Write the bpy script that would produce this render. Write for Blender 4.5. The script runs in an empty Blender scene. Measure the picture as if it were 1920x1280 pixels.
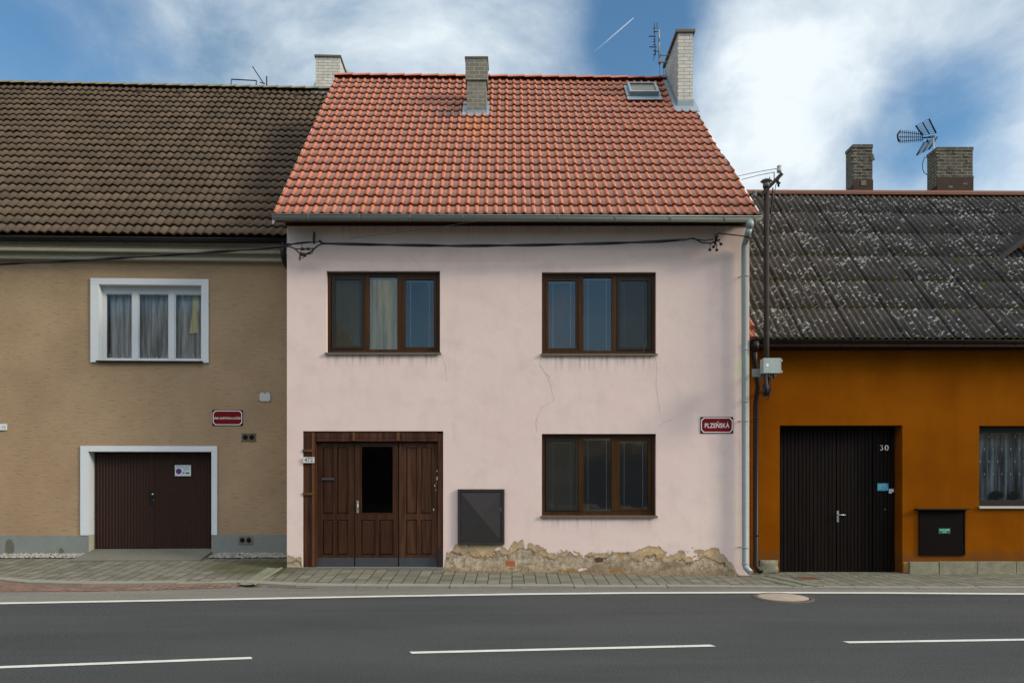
import bpy, math, random
from mathutils import Vector, Matrix, noise as mnoise
random.seed(7)
S = bpy.context.scene
COL = S.collection
R = math.radians
# ------------------------------------------------------------------ camera
E = 1.78            # eye height
FP = 1365.0         # focal length in pixels of a 1920 wide frame
CX, HY = 960.0, 895.0
cam_d = bpy.data.cameras.new('camera'); cam = bpy.data.objects.new('camera', cam_d); COL.objects.link(cam)
cam.location = (0, 0, E); cam.rotation_euler = (R(90), 0, 0)
cam_d.sensor_width = 36; cam_d.lens = FP / 1920 * 36
cam_d.shift_y = (HY - 640) / 1920
cam_d.clip_start = 0.1; cam_d.clip_end = 20000
S.camera = cam
# ------------------------------------------------------------------ sun and exposure
SUN_EL, SUN_AZ = 26, 19        # degrees above horizon, degrees in front of the facades seen from the right
sl = bpy.data.lights.new('sun', 'SUN'); sun = bpy.data.objects.new('sun', sl); COL.objects.link(sun)
sl.energy = 2.2; sl.angle = R(14); sl.color = (1.0, 0.87, 0.70)
sv = Vector((math.cos(R(SUN_EL)) * math.cos(R(SUN_AZ)), -math.cos(R(SUN_EL)) * math.sin(R(SUN_AZ)), math.sin(R(SUN_EL))))
sun.rotation_euler = sv.to_track_quat('Z', 'Y').to_euler(); sun.location = (30, -10, 30)
S.view_settings.view_transform = 'Standard'; S.view_settings.look = 'None'
S.view_settings.exposure = 0.66; S.view_settings.gamma = 1.0

# ------------------------------------------------------------------ node helpers
class N:
    def __init__(s, tree): s.t = tree; s.n = tree.nodes; s.l = tree.links
    def add(s, typ, **kw):
        n = s.n.new(typ)
        for k, v in kw.items(): setattr(n, k, v)
        return n
    def link(s, a, b): s.l.new(a, b)
    def put(s, sock, v):
        if v is None: return
        if isinstance(v, bpy.types.NodeSocket): s.l.new(v, sock)
        elif isinstance(v, (tuple, list)):
            v = tuple(v)
            if sock.type == 'RGBA' and len(v) == 3: v = v + (1,)
            sock.default_value = v
        else: sock.default_value = v
    def math(s, op, a, b=None, c=None, clamp=False):
        n = s.add('ShaderNodeMath', operation=op, use_clamp=clamp)
        s.put(n.inputs[0], a); s.put(n.inputs[1], b)
        if c is not None: s.put(n.inputs[2], c)
        return n.outputs[0]
    def vec(s, op, a, b=None, sc=None):
        n = s.add('ShaderNodeVectorMath', operation=op)
        s.put(n.inputs[0], a); s.put(n.inputs[1], b)
        if sc is not None: s.put(n.inputs['Scale'], sc)
        return n.outputs['Value'] if op in ('DOT_PRODUCT', 'LENGTH', 'DISTANCE') else n.outputs[0]
    def mix(s, f, a, b):
        n = s.add('ShaderNodeMix', data_type='RGBA')
        s.put(n.inputs[0], f); s.put(n.inputs[6], a); s.put(n.inputs[7], b)
        return n.outputs[2]
    def mul(s, a, b, f=1.0):
        n = s.add('ShaderNodeMix', data_type='RGBA', blend_type='MULTIPLY')
        s.put(n.inputs[0], f); s.put(n.inputs[6], a); s.put(n.inputs[7], b)
        return n.outputs[2]
    def noise(s, v, scale, detail=4, rough=0.55, dist=0.0):
        n = s.add('ShaderNodeTexNoise'); s.put(n.inputs['Vector'], v)
        s.put(n.inputs['Scale'], scale); n.inputs['Detail'].default_value = detail
        n.inputs['Roughness'].default_value = rough; n.inputs['Distortion'].default_value = dist
        return n.outputs['Fac']
    def vor(s, v, scale, feature='F1', out='Distance', rnd=1.0):
        n = s.add('ShaderNodeTexVoronoi', feature=feature); s.put(n.inputs['Vector'], v)
        n.inputs['Scale'].default_value = scale; n.inputs['Randomness'].default_value = rnd
        return n.outputs[out]
    def step(s, v, a, b, lo=0.0, hi=1.0):
        n = s.add('ShaderNodeMapRange', interpolation_type='SMOOTHSTEP')
        s.put(n.inputs[0], v)
        for i, x in enumerate((a, b, lo, hi)): s.put(n.inputs[i + 1], x)
        return n.outputs[0]
    def sep(s, v):
        n = s.add('ShaderNodeSeparateXYZ'); s.put(n.inputs[0], v); return n.outputs
    def comb(s, x, y, z=0.0):
        n = s.add('ShaderNodeCombineXYZ')
        for i, q in enumerate((x, y, z)): s.put(n.inputs[i], q)
        return n.outputs[0]
    def obj(s): return s.add('ShaderNodeTexCoord').outputs['Object']
    def uv(s): return s.add('ShaderNodeTexCoord').outputs['UV']
    def scale(s, v, x, y, z): return s.vec('MULTIPLY', v, (x, y, z))
    def bump(s, h, strength=0.3, dist=0.01, normal=None):
        n = s.add('ShaderNodeBump'); n.inputs['Strength'].default_value = strength
        n.inputs['Distance'].default_value = dist; s.put(n.inputs['Height'], h)
        if normal is not None: s.put(n.inputs['Normal'], normal)
        return n.outputs[0]
    def curve(s, x, pts):
        n = s.add('ShaderNodeFloatCurve'); c = n.mapping.curves[0]
        while len(c.points) > 2: c.points.remove(c.points[0])
        c.points[0].location = pts[0]; c.points[1].location = pts[-1]
        for p in pts[1:-1]: c.points.new(*p)
        for p in c.points: p.handle_type = 'VECTOR'
        n.mapping.update(); s.put(n.inputs['Value'], x)
        return n.outputs[0]

def new_mat(name):
    m = bpy.data.materials.new(name); m.use_nodes = True
    return m, N(m.node_tree), m.node_tree.nodes['Principled BSDF']

def plain(name, col, rough=0.6, metal=0.0, var=0.12, vscale=6.0, bump=0.0, bscale=60, spec=0.22):
    m, n, b = new_mat(name); o = n.obj()
    f = n.noise(o, vscale, 5); g = n.noise(o, vscale * 6, 3)
    k = n.math('ADD', 1.0 - var, n.math('MULTIPLY', n.math('ADD', f, g), var))
    c = n.vec('SCALE', tuple(col), None, k)
    n.put(b.inputs['Base Color'], c); b.inputs['Roughness'].default_value = rough
    b.inputs['Metallic'].default_value = metal; b.inputs['Specular IOR Level'].default_value = spec
    if bump: n.put(b.inputs['Normal'], n.bump(n.noise(o, bscale, 4), bump, 0.005))
    return m

# ------------------------------------------------------------------ world: Nishita sky with clouds
W = bpy.data.worlds.new('World'); S.world = W; W.use_nodes = True
w = N(W.node_tree); bg = W.node_tree.nodes['Background']
sky = w.add('ShaderNodeTexSky', sky_type='NISHITA'); sky.sun_disc = False
sky.sun_elevation = R(SUN_EL); sky.sun_rotation = R(90 + SUN_AZ); sky.air_density = 1.15; sky.dust_density = 0.3; sky.ozone_density = 1.1
SKY_K = 0.082
gen = w.add('ShaderNodeTexCoord').outputs['Generated']
dn = w.vec('NORMALIZE', gen)
def blob(px, py, rad, wt):
    d = Vector(((px - CX) / FP, 1.0, (HY - py) / FP)).normalized()
    dt = w.vec('DOT_PRODUCT', dn, tuple(d))
    e = w.math('MULTIPLY', w.math('SUBTRACT', dt, 1.0), 2.0 / (rad * rad))
    return w.math('MULTIPLY', w.math('EXPONENT', e), wt)
def total(lst, start):
    a = start
    for x in lst: a = w.math('ADD', a, blob(*x))
    return a
warp = w.vec('SCALE', w.add('ShaderNodeTexNoise').outputs['Color'], None, 0.0)
wn = w.add('ShaderNodeTexNoise'); w.put(wn.inputs['Vector'], dn); wn.inputs['Scale'].default_value = 2.2; wn.inputs['Detail'].default_value = 5
dw = w.vec('ADD', dn, w.vec('SCALE', w.vec('SUBTRACT', wn.outputs['Color'], (0.5, 0.5, 0.5)), None, 0.22))
n1 = w.noise(w.scale(dw, 1.0, 1.0, 1.5), 3.2, 7, 0.52)
n2 = w.noise(w.scale(dw, 1.0, 1.0, 1.3), 9.0, 6, 0.58)
cn = w.math('ADD', w.math('MULTIPLY', n1, 1.35), w.math('MULTIPLY', n2, 0.85))
dens = w.math('ADD', w.math('SUBTRACT', cn, 0.78), total([
    (1480, 150, 0.26, 0.52), (860, 60, 0.22, 0.40), (1050, 10, 0.06, 0.2), (1900, 340, 0.10, 0.45), (1480, 330, 0.2, 0.4), (400, 80, 0.32, 0.46), (1900, 50, 0.13, 0.75),
    (1215, 15, 0.075, -1.05), (1170, 120, 0.06, -0.40), (1770, 190, 0.11, -1.15), (1850, 250, 0.09, -0.35), (60, 40, 0.11, -0.55), (250, 120, 0.07, -0.2)], 0.0), clamp=True)
dens = w.step(dens, 0.02, 1.05)
def wide(d, lo, hi): return w.step(w.vec('DOT_PRODUCT', dn, tuple(Vector(d).normalized())), lo, hi)
rear_fill = w.math('MULTIPLY', wide((0.15, -0.75, 1), 0.0, 0.8), w.step(w.sep(dn)[2], 0.26, 0.50))  # bright cloud bank added behind the viewer as unseen fill light
dens = w.math('ADD', dens, w.math('MULTIPLY', rear_fill, 0.55), clamp=True)
n3 = w.noise(w.scale(dw, 1.0, 1.0, 1.6), 6.0, 8, 0.6)
bri = w.math('ADD', w.math('MULTIPLY', w.math('SUBTRACT', n3, 0.5), 2.1), total([(1500, 220, 0.20, 0.78), (870, 80, 0.14, 0.42), (1900, 330, 0.1, 0.6), (1100, 60, 0.12, -0.2), (150, 80, 0.3, -0.12)], 0.26), clamp=True)
ccol = w.mix(bri, (0.165, 0.245, 0.335), (0.57, 0.62, 0.65))
ccol = w.mix(rear_fill, ccol, w.mix(bri, (1.38, 1.35, 1.32), (2.05, 2.02, 1.98)))
skc = w.vec('MULTIPLY', w.vec('SCALE', sky.outputs[0], None, SKY_K), (0.66, 0.96, 1.12))
col = w.mix(dens, skc, ccol)
w.put(bg.inputs['Color'], col); bg.inputs['Strength'].default_value = 1.0

# ------------------------------------------------------------------ mesh helpers
class MB:
    def __init__(s): s.v = []; s.f = []; s.sm = []; s.uv = []; s.mi = []
    def face(s, idx, smooth=False, mi=0): s.f.append(tuple(idx)); s.sm.append(smooth); s.mi.append(mi)
    def pt(s, *p): s.v.append(tuple(p) if len(p) == 3 else tuple(p[0])); return len(s.v) - 1
    def quad(s, a, b, c, d, smooth=False, mi=0): s.face([s.pt(a), s.pt(b), s.pt(c), s.pt(d)], smooth, mi)
    def poly(s, pts, mi=0): s.face([s.pt(p) for p in pts], False, mi)
    def box(s, x0, x1, y0, y1, z0, z1, mi=0):
        b = len(s.v)
        for x in (x0, x1):
            for y in (y0, y1):
                for z in (z0, z1): s.v.append((x, y, z))
        for q in ((0, 1, 3, 2), (4, 6, 7, 5), (0, 4, 5, 1), (2, 3, 7, 6), (0, 2, 6, 4), (1, 5, 7, 3)):
            s.face([b + i for i in q], False, mi)
        return s
    def hexa(s, p, mi=0):   # 8 points, order like box: x0y0z0,x0y0z1,x0y1z0,x0y1z1,x1...
        b = len(s.v); s.v += [tuple(q) for q in p]
        for q in ((0, 1, 3, 2), (4, 6, 7, 5), (0, 4, 5, 1), (2, 3, 7, 6), (0, 2, 6, 4), (1, 5, 7, 3)):
            s.face([b + i for i in q], False, mi)
    def ring(s, c, d, r, n, ref=None):
        d = Vector(d).normalized(); ref = Vector(ref) if ref else (Vector((0, 0, 1)) if abs(d.z) < 0.9 else Vector((0, 1, 0)))
        a = d.cross(ref).normalized(); b = d.cross(a)
        return [s.pt(*(Vector(c) + r * (math.cos(2 * math.pi * i / n) * a + math.sin(2 * math.pi * i / n) * b))) for i in range(n)]
    def tube(s, pts, r, n=8, caps=True):
        pts = [Vector(p) for p in pts]; rs = r if isinstance(r, (list, tuple)) else [r] * len(pts)
        rings = []
        ref = Vector((0.013, 0.02, 1)) if all(abs((pts[i + 1] - pts[i]).normalized().z) < 0.95 for i in range(len(pts) - 1)) else Vector((0.03, 1, 0.02))
        for i, p in enumerate(pts):
            d = (pts[min(i + 1, len(pts) - 1)] - pts[max(i - 1, 0)])
            rings.append(s.ring(p, d, rs[i], n, ref))
        for a, b in zip(rings, rings[1:]):
            for i in range(n): s.face([a[i], a[(i + 1) % n], b[(i + 1) % n], b[i]], True)
        if caps: s.face(rings[0][::-1]); s.face(rings[-1])
        return s
    def lathe(s, c, prof, n=16):
        rings = [[s.pt(c[0] + r * math.cos(2 * math.pi * i / n), c[1] + r * math.sin(2 * math.pi * i / n), c[2] + z) for i in range(n)] for r, z in prof]
        for a, b in zip(rings, rings[1:]):
            for i in range(n): s.face([a[i], a[(i + 1) % n], b[(i + 1) % n], b[i]], True)
        s.face(rings[0][::-1]); s.face(rings[-1]); return s
    def disc(s, c, r, y, n=24, mi=0):   # disc facing -y
        s.face([s.pt(c[0] + r * math.cos(2 * math.pi * i / n), y, c[1] + r * math.sin(2 * math.pi * i / n)) for i in range(n)], False, mi); return s
    def build(s, name, mats, parent=None, kind=None, uv=None):
        me = bpy.data.meshes.new(name); me.from_pydata(s.v, [], s.f)
        mats = mats if isinstance(mats, (list, tuple)) else [mats]
        for m in mats: me.materials.append(m)
        me.polygons.foreach_set('use_smooth', s.sm); me.polygons.foreach_set('material_index', s.mi)
        if uv is not None:
            l = me.uv_layers.new(name='UVMap')
            for lp in me.loops: l.data[lp.index].uv = uv[lp.vertex_index]
        me.update()
        o = bpy.data.objects.new(name, me); COL.objects.link(o)
        if parent is not None: o.parent = parent
        if kind: o['kind'] = kind
        return o
def tag(o, label, cat, group=None, kind=None):
    o['label'] = label; o['category'] = cat
    if group: o['group'] = group
    if kind: o['kind'] = kind
    return o
class Frame:
    """Local frame of a facade: u along the wall (to the right), v into the house, z up."""
    def __init__(s, ox, oy, yaw=0.0):
        s.o = Vector((ox, oy, 0)); s.yaw = yaw
        s.U = Vector((math.cos(yaw), math.sin(yaw), 0)); s.V = Vector((-math.sin(yaw), math.cos(yaw), 0))
    def ray(s, px, py):
        return Vector(((px - CX) / FP, 1.0, (HY - py) / FP))
    def at(s, px, py, v=0.0):
        d = s.ray(px, py); c = Vector((0, 0, E))
        t = (v - (c - s.o).dot(s.V)) / d.dot(s.V); p = c + t * d - s.o
        return Vector((p.dot(s.U), v, p.z))
    def plane(s, px, py, v0, z0, tan):     # ray against the roof plane z = z0 + tan*(v - v0)
        d = s.ray(px, py); c = Vector((0, 0, E)) - s.o
        cv, dv = c.dot(s.V), d.dot(s.V)
        t = (z0 + tan * (cv - v0) - c.z) / (d.z - tan * dv)
        p = c + t * d; return Vector((p.dot(s.U), p.dot(s.V), p.z))
    def rect(s, x0, x1, y0, y1, v=0.0):    # pixel box -> u0,u1,z0,z1
        a = s.at(x0, y1, v); b = s.at(x1, y0, v); return a.x, b.x, a.z, b.z
    def empty(s, name, label, cat, group=None):
        e = bpy.data.objects.new(name, None); COL.objects.link(e); e.location = s.o; e.rotation_euler = (0, 0, s.yaw)
        e.empty_display_size = 0.3
        return tag(e, label, cat, group)
def sub_empty(name, loc, label, cat, group=None, yaw=0):
    e = bpy.data.objects.new(name, None); COL.objects.link(e); e.location = loc; e.rotation_euler = (0, 0, yaw)
    return tag(e, label, cat, group)
def PW(px, py, Y): return Vector(((px - CX) * Y / FP, Y, E + (HY - py) * Y / FP))
def G(px, py, z=0.0):
    Y = (E - z) * FP / (py - HY); return Vector(((px - CX) * Y / FP, Y, z))

def wall_panel(mb, u0, u1, z0, z1, holes, v=0.0, th=0.32, mi=0, step=None):
    us = sorted({u0, u1, *[h[0] for h in holes], *[h[1] for h in holes]})
    zs = sorted({z0, z1, *[max(z0, h[2]) for h in holes], *[h[3] for h in holes]})
    for a, b in zip(us, us[1:]):
        for c, d in zip(zs, zs[1:]):
            m, k = (a + b) / 2, (c + d) / 2
            if any(h[0] < m < h[1] and h[2] < k < h[3] for h in holes): continue
            mb.quad((a, v, c), (b, v, c), (b, v, d), (a, v, d), mi=mi)
            mb.quad((a, v + th, c), (a, v + th, d), (b, v + th, d), (b, v + th, c), mi=mi)
    for h in holes:
        a, b, c, d = h[:4]; c = max(c, z0)
        mb.quad((a, v, c), (a, v, d), (a, v + th, d), (a, v + th, c), mi=mi)
        mb.quad((b, v, c), (b, v + th, c), (b, v + th, d), (b, v, d), mi=mi)
        mb.quad((a, v, d), (b, v, d), (b, v + th, d), (a, v + th, d), mi=mi)
        mb.quad((a, v, c), (a, v + th, c), (b, v + th, c), (b, v, c), mi=mi)
    mb.quad((u0, v, z0), (u0, v, z1), (u0, v + th, z1), (u0, v + th, z0), mi=mi)
    mb.quad((u1, v, z0), (u1, v + th, z0), (u1, v + th, z1), (u1, v, z1), mi=mi)
    mb.quad((u0, v, z1), (u1, v, z1), (u1, v + th, z1), (u0, v + th, z1), mi=mi)

def text_mesh(name, s, u, v, z, size, mat, parent, sx=1.0, ext=0.0015, align='CENTER', bold=0.0):
    c = bpy.data.curves.new(name, 'FONT'); c.body = s; c.size = size; c.align_x = align; c.align_y = 'CENTER'; c.extrude = ext; c.offset = bold
    o = bpy.data.objects.new('tmp', c); COL.objects.link(o)
    dg = bpy.context.evaluated_depsgraph_get(); me = bpy.data.meshes.new_from_object(o.evaluated_get(dg))
    bpy.data.objects.remove(o)
    me.transform(Matrix.Translation((u, v, z)) @ Matrix.Rotation(R(90), 4, 'X') @ Matrix.Diagonal((sx, 1, 1, 1)))
    me.materials.clear(); me.materials.append(mat); me.name = name
    o = bpy.data.objects.new(name, me); COL.objects.link(o); o.parent = parent; return o

# roof covering: overlapping courses with a wavy profile, (u, s) stored as uv in metres
def roof_cover(name, mat, parent, v0, z0, tan, uL, uR, rows, ex, rib, prof, step=0.028, nsub=8, gap=0.014, tilt=None, jit=0.0015, lap=0.05):
    ang = math.atan(tan); cs, sn = math.cos(ang), math.sin(ang)
    mb = MB(); uv = []
    def P(u, s, h):
        z = z0 + s * sn + h * cs
        if tilt: z += tilt(u, s)
        return (u, v0 + s * cs - h * sn, z)
    def addp(u, s, h): mb.pt(*P(u, s, h)); uv.append((u, s)); return len(mb.v) - 1
    rnd = random.Random(3)
    for r in range(rows):
        s0, s1 = r * ex, (r + 1) * ex + lap
        umin, umax = min(uL(s0), uL(s1)), max(uR(s0), uR(s1))
        k0, k1 = math.floor(umin / rib * nsub), math.ceil(umax / rib * nsub)
        prev = None; js = {}
        for k in range(k0, k1 + 1):
            u = k / nsub * rib; tile = math.floor(u / (2 * rib) + 1e-6)
            if tile not in js: js[tile] = (rnd.gauss(0, jit), rnd.gauss(0, jit * 2))
            dh, ds = js[tile]
            ph = (k % nsub) / nsub; odd = math.floor(k / nsub) % 2
            p = prof(ph, odd, math.floor(k / nsub)) + dh
            lo = [max(uL(s), min(uR(s), u)) for s in (s0, s1)]
            a = addp(lo[0], s0 + ds, p + step - gap); b = addp(lo[0], s0 + ds, p + step); c = addp(lo[1], s1 + ds, p - step * lap / ex)
            if prev and (abs(lo[0] - prev[3][0]) > 1e-6 or abs(lo[1] - prev[3][1]) > 1e-6):
                pa, pb, pc = prev[:3]
                mb.face([pa, a, b, pb], False); mb.face([pb, b, c, pc], True)
            prev = (a, b, c, lo)
    return mb.build(name, mat, parent, uv=uv)

# ================================================================== MATERIALS
def m_pink():
    m, n, b = new_mat('pink_plaster'); o = n.obj(); x, y, z = n.sep(o)
    big = n.noise(o, 0.55, 5, 0.6); mid = n.noise(o, 2.3, 5, 0.6); fine = n.noise(o, 14, 4)
    c = n.mix(n.step(big, 0.32, 0.70), (0.605, 0.484, 0.455), (0.620, 0.512, 0.466))
    c = n.mix(n.step(mid, 0.45, 0.75), c, (0.560, 0.448, 0.428))
    c = n.mix(n.math('MULTIPLY', n.step(n.noise(o, 0.9, 6, 0.65), 0.52, 0.75), 0.4), c, (0.60, 0.53, 0.455))
    # vertical streaks
    st = n.noise(n.scale(o, 5.5, 1, 0.45), 1.0, 5, 0.6)
    c = n.mix(n.math('MULTIPLY', n.step(st, 0.50, 0.78), 0.14), c, (0.42, 0.36, 0.31))
    # grime below the window sills (u ranges) and darker streaks under the eave
    def run(u0, u1, ztop, ln, amt):
        mx = n.math('MULTIPLY', n.step(x, u0 - .03, u0 + .05), n.step(x, u1 - .05, u1 + .03, 1, 0))
        s2 = n.noise(n.scale(o, 16, 1, 0.6), 1.0, 3, 0.6)
        mz = n.math('MULTIPLY', n.step(z, ztop - ln, ztop, 0, 1), n.math('LESS_THAN', z, ztop))
        return n.math('MULTIPLY', n.math('MULTIPLY', mx, n.math('MULTIPLY', mz, n.step(s2, 0.42, 0.72))), amt)
    for a in RUNS: c = n.mix(run(*a), c, (0.22, 0.18, 0.145))
    # small dark specks
    sp = n.step(n.vor(o, 3.3), 0.0, 0.035, 1, 0)
    c = n.mix(n.math('MULTIPLY', sp, 0.6), c, (0.25, 0.2, 0.17))
    # pale repair beside the downpipe
    d1 = n.vec('DISTANCE', n.scale(o, 1, 0, 0.55), (4.17, 0, 2.03)); pr = n.step(n.math('ADD', d1, n.math('MULTIPLY', n.noise(o, 9, 4), 0.3)), 0.28, 0.34, 1, 0)
    c = n.mix(n.math('MULTIPLY', pr, 0.8), c, (0.50, 0.50, 0.36))
    # flaked plaster along the foot of the wall
    xs = n.math('DIVIDE', n.math('ADD', x, 4.2), 8.6)
    h = n.curve(xs, PEEL)
    wob = n.math('MULTIPLY', n.math('SUBTRACT', n.noise(o, 3.4, 8, 0.68), 0.5), 0.34)
    e = n.math('ADD', n.math('SUBTRACT', h, z), wob)
    e = n.math('ADD', e, n.math('MULTIPLY', n.math('SUBTRACT', n.noise(o, 15.0, 5, 0.7), 0.55), 0.16))
    e = n.math('SUBTRACT', e, n.math('MULTIPLY', n.step(n.noise(n.scale(o, 1, 1, 1.6), 2.6, 6, 0.65), 0.56, 0.66), 0.35))
    mask = n.step(e, 0.0, 0.010); edge = n.math('MULTIPLY', n.step(e, -0.012, 0.0), n.step(e, 0.012, 0.05, 1, 0))
    e2 = n.math('ADD', n.math('SUBTRACT', n.math('MULTIPLY', n.math('SUBTRACT', h, 0.05), 0.80), z), n.math('MULTIPLY', n.math('SUBTRACT', n.noise(n.scale(o, 1.0, 1.0, 0.8), 1.7, 8, 0.66), 0.5), 0.95))
    lay = n.step(e2, 0.0, 0.02); ledge = n.math('MULTIPLY', n.step(e2, -0.02, 0.0), n.step(e2, 0.0, 0.05, 1, 0))
    s1 = n.noise(o, 7, 8, 0.7); s3 = n.noise(o, 2.2, 5, 0.6)
    ex = n.mix(n.step(s1, 0.35, 0.68), (0.29, 0.195, 0.095), (0.52, 0.390, 0.220))
    ex = n.mix(n.math('MULTIPLY', n.step(s3, 0.42, 0.62), 0.9), ex, (0.33, 0.27, 0.19))
    deep = n.mix(n.step(n.noise(o, 9, 8, 0.7), 0.35, 0.66), (0.20, 0.160, 0.110), (0.45, 0.375, 0.270))
    deep = n.mix(n.step(n.noise(n.scale(o, 1, 1, 2.5), 1.7, 5), 0.56, 0.66), deep, (0.30, 0.17, 0.06))
    ex = n.mix(lay, ex, deep)
    ex = n.mix(n.math('MULTIPLY', n.step(n.noise(n.scale(o, .6, 1, 1.4), 1.9, 5, .6), .50, .66), .75), ex, (0.175, 0.135, 0.085))
    ex = n.mix(n.math('MULTIPLY', n.step(n.noise(o, 5.5, 5, .7), .60, .66), .7), ex, (0.47, 0.40, 0.33))
    ex = n.mix(n.math('MULTIPLY', n.step(n.math('ADD', z, n.math('MULTIPLY', n.noise(o, 3, 4), .1)), .12, .24, 1, 0), .5), ex, (0.17, 0.115, 0.05))
    peb = n.step(n.vor(o, 26), 0.10, 0.17, 1, 0)
    ex = n.mix(n.math('MULTIPLY', peb, n.step(n.noise(o, 6, 2), 0.5, 0.6)), ex, (0.62, 0.56, 0.46))
    ex = n.mix(n.math('MULTIPLY', ledge, n.step(n.noise(o, 2.7, 4), .42, .6, .15, .85)), ex, (0.10, 0.072, 0.045))
    # one bare red brick and a hole
    bx = n.math('MULTIPLY', n.math('LESS_THAN', n.math('ABSOLUTE', n.math('ADD', x, 0.03)), 0.085), n.math('LESS_THAN', n.math('ABSOLUTE', n.math('SUBTRACT', z, 0.245)), 0.048))
    ex = n.mix(bx, ex, (0.33, 0.10, 0.045))
    hd = n.step(n.math('ADD', n.vec('DISTANCE', n.scale(o, 0.6, 0, 1), (0.93, 0, 0.305)), n.math('MULTIPLY', n.noise(o, 14, 3), 0.06)), 0.07, 0.085, 1, 0)
    ex = n.mix(hd, ex, (0.10, 0.055, 0.035))
    c = n.mix(mask, c, ex); c = n.mix(n.math('MULTIPLY', edge, 0.5), c, (0.20, 0.145, 0.095))
    n.put(b.inputs['Base Color'], c); b.inputs['Roughness'].default_value = 0.92; b.inputs['Specular IOR Level'].default_value = 0.15
    hgt = n.math('ADD', n.math('MULTIPLY', n.math('SUBTRACT', 1.0, mask), 1.0), n.math('MULTIPLY', n.math('MULTIPLY', n.math('SUBTRACT', 1.0, lay), mask), 0.9))
    hgt = n.math('ADD', hgt, n.math('MULTIPLY', n.math('MULTIPLY', n.noise(o, 11, 8, 0.7), mask), 1.1))
    hgt = n.math('SUBTRACT', hgt, n.math('MULTIPLY', hd, 2))
    nb = n.bump(hgt, 0.9, 0.015)
    nb = n.bump(n.math('ADD', n.noise(o, 1.4, 4), n.math('MULTIPLY', n.noise(o, 55, 3), 0.09)), 0.5, 0.026, nb)
    n.put(b.inputs['Normal'], nb)
    return m

def m_tan():
    m, n, b = new_mat('tan_scratched_render'); o = n.obj()
    wv = n.vec('ADD', n.scale(o, 1, 1, 1), n.vec('SCALE', n.comb(0.0, 0.0, n.noise(o, 1.3, 3)), None, 0.10))
    g = n.noise(n.scale(wv, 5.5, 5, 38), 1.0, 6, 0.68); g2 = n.noise(n.scale(wv, 12, 5, 90), 1.0, 3, 0.6)
    c = n.mix(n.step(n.noise(o, 0.9, 4), 0.3, 0.7), (0.275, 0.194, 0.118), (0.325, 0.234, 0.145))
    c = n.mix(n.math('MULTIPLY', n.step(g, 0.53, 0.68), 0.65), c, (0.21, 0.140, 0.075))
    c = n.mix(n.math('MULTIPLY', n.step(g2, 0.55, 0.7), 0.25), c, (0.46, 0.34, 0.21))
    n.put(b.inputs['Base Color'], c); b.inputs['Roughness'].default_value = 0.9; b.inputs['Specular IOR Level'].default_value = 0.15
    n.put(b.inputs['Normal'], n.bump(n.math('SUBTRACT', g2, n.step(g, 0.5, 0.7)), 0.6, 0.006))
    return m

def m_orange():
    m, n, b = new_mat('orange_plaster'); o = n.obj(); x, y, z = n.sep(o)
    c = n.mix(n.step(n.noise(o, 0.9, 5, 0.6), 0.3, 0.7), (0.160, 0.044, 0.0010), (0.205, 0.061, 0.0015))
    c = n.mix(n.math('MULTIPLY', n.step(n.noise(n.scale(o, 4, 1, 0.5), 1, 4), 0.5, 0.8), 0.3), c, (0.10, 0.026, 0.001))
    c = n.mix(n.math('MULTIPLY', n.step(n.noise(o, 7, 5), 0.6, 0.75), 0.25), c, (0.22, 0.070, 0.006))
    sp = n.math('MULTIPLY', n.step(n.math('ADD', z, n.math('MULTIPLY', n.noise(o, 5, 6, .7), -0.5)), 0.0, 0.28, 1, 0), 0.55); c = n.mix(sp, c, (0.085, 0.045, 0.018))
    c = n.mix(n.math('MULTIPLY', n.step(n.noise(o, 30, 5, .75), .52, .7), .22), c, (0.09, 0.026, 0.002))
    n.put(b.inputs['Base Color'], c); b.inputs['Roughness'].default_value = 0.95; b.inputs['Specular IOR Level'].default_value = 0.03
    n.put(b.inputs['Normal'], n.bump(n.math('ADD', n.noise(o, 1.2, 3), n.math('MULTIPLY', n.noise(o, 70, 3), 0.06)), 0.4, 0.04))
    return m

def m_tiles(name, ca, cb, cc, tw, ex, rough, extra=None, glaze=0.3, spotcol=None):
    m, n, b = new_mat(name); uv = n.uv(); o = n.obj(); u, s, _ = n.sep(uv)
    cell = n.comb(n.math('FLOOR', n.math('DIVIDE', u, tw)), n.math('FLOOR', n.math('DIVIDE', n.math('ADD', s, 0.002), ex)), 0)
    wn = n.add('ShaderNodeTexWhiteNoise'); n.put(wn.inputs['Vector'], cell); r = wn.outputs['Value']
    c = n.mix(r, ca, cb)
    c = n.mix(n.math('MULTIPLY', n.step(n.noise(o, 1.3, 5, 0.6), 0.42, 0.7), 0.6), c, cc)
    c = n.mix(n.math('MULTIPLY', n.step(n.noise(o, 22, 4), 0.5, 0.75), 0.3), c, n.vec('SCALE', c, None, 0.55))
    if spotcol: c = n.mix(n.math('MULTIPLY', n.step(n.noise(o, 5.5, 5, 0.7), 0.68, 0.74), 0.8), c, spotcol)
    # dark line at the tile butt, painting the shade in the gap under each course
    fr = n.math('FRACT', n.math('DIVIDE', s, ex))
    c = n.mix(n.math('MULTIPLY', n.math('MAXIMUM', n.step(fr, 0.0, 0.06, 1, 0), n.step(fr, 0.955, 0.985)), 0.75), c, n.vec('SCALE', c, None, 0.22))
    if extra: c = extra(n, c, u, s, o)
    n.put(b.inputs['Base Color'], c); b.inputs['Roughness'].default_value = rough; b.inputs['Specular IOR Level'].default_value = glaze
    n.put(b.inputs['Normal'], n.bump(n.noise(o, 60, 4), 0.25, 0.004))
    return m

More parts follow.
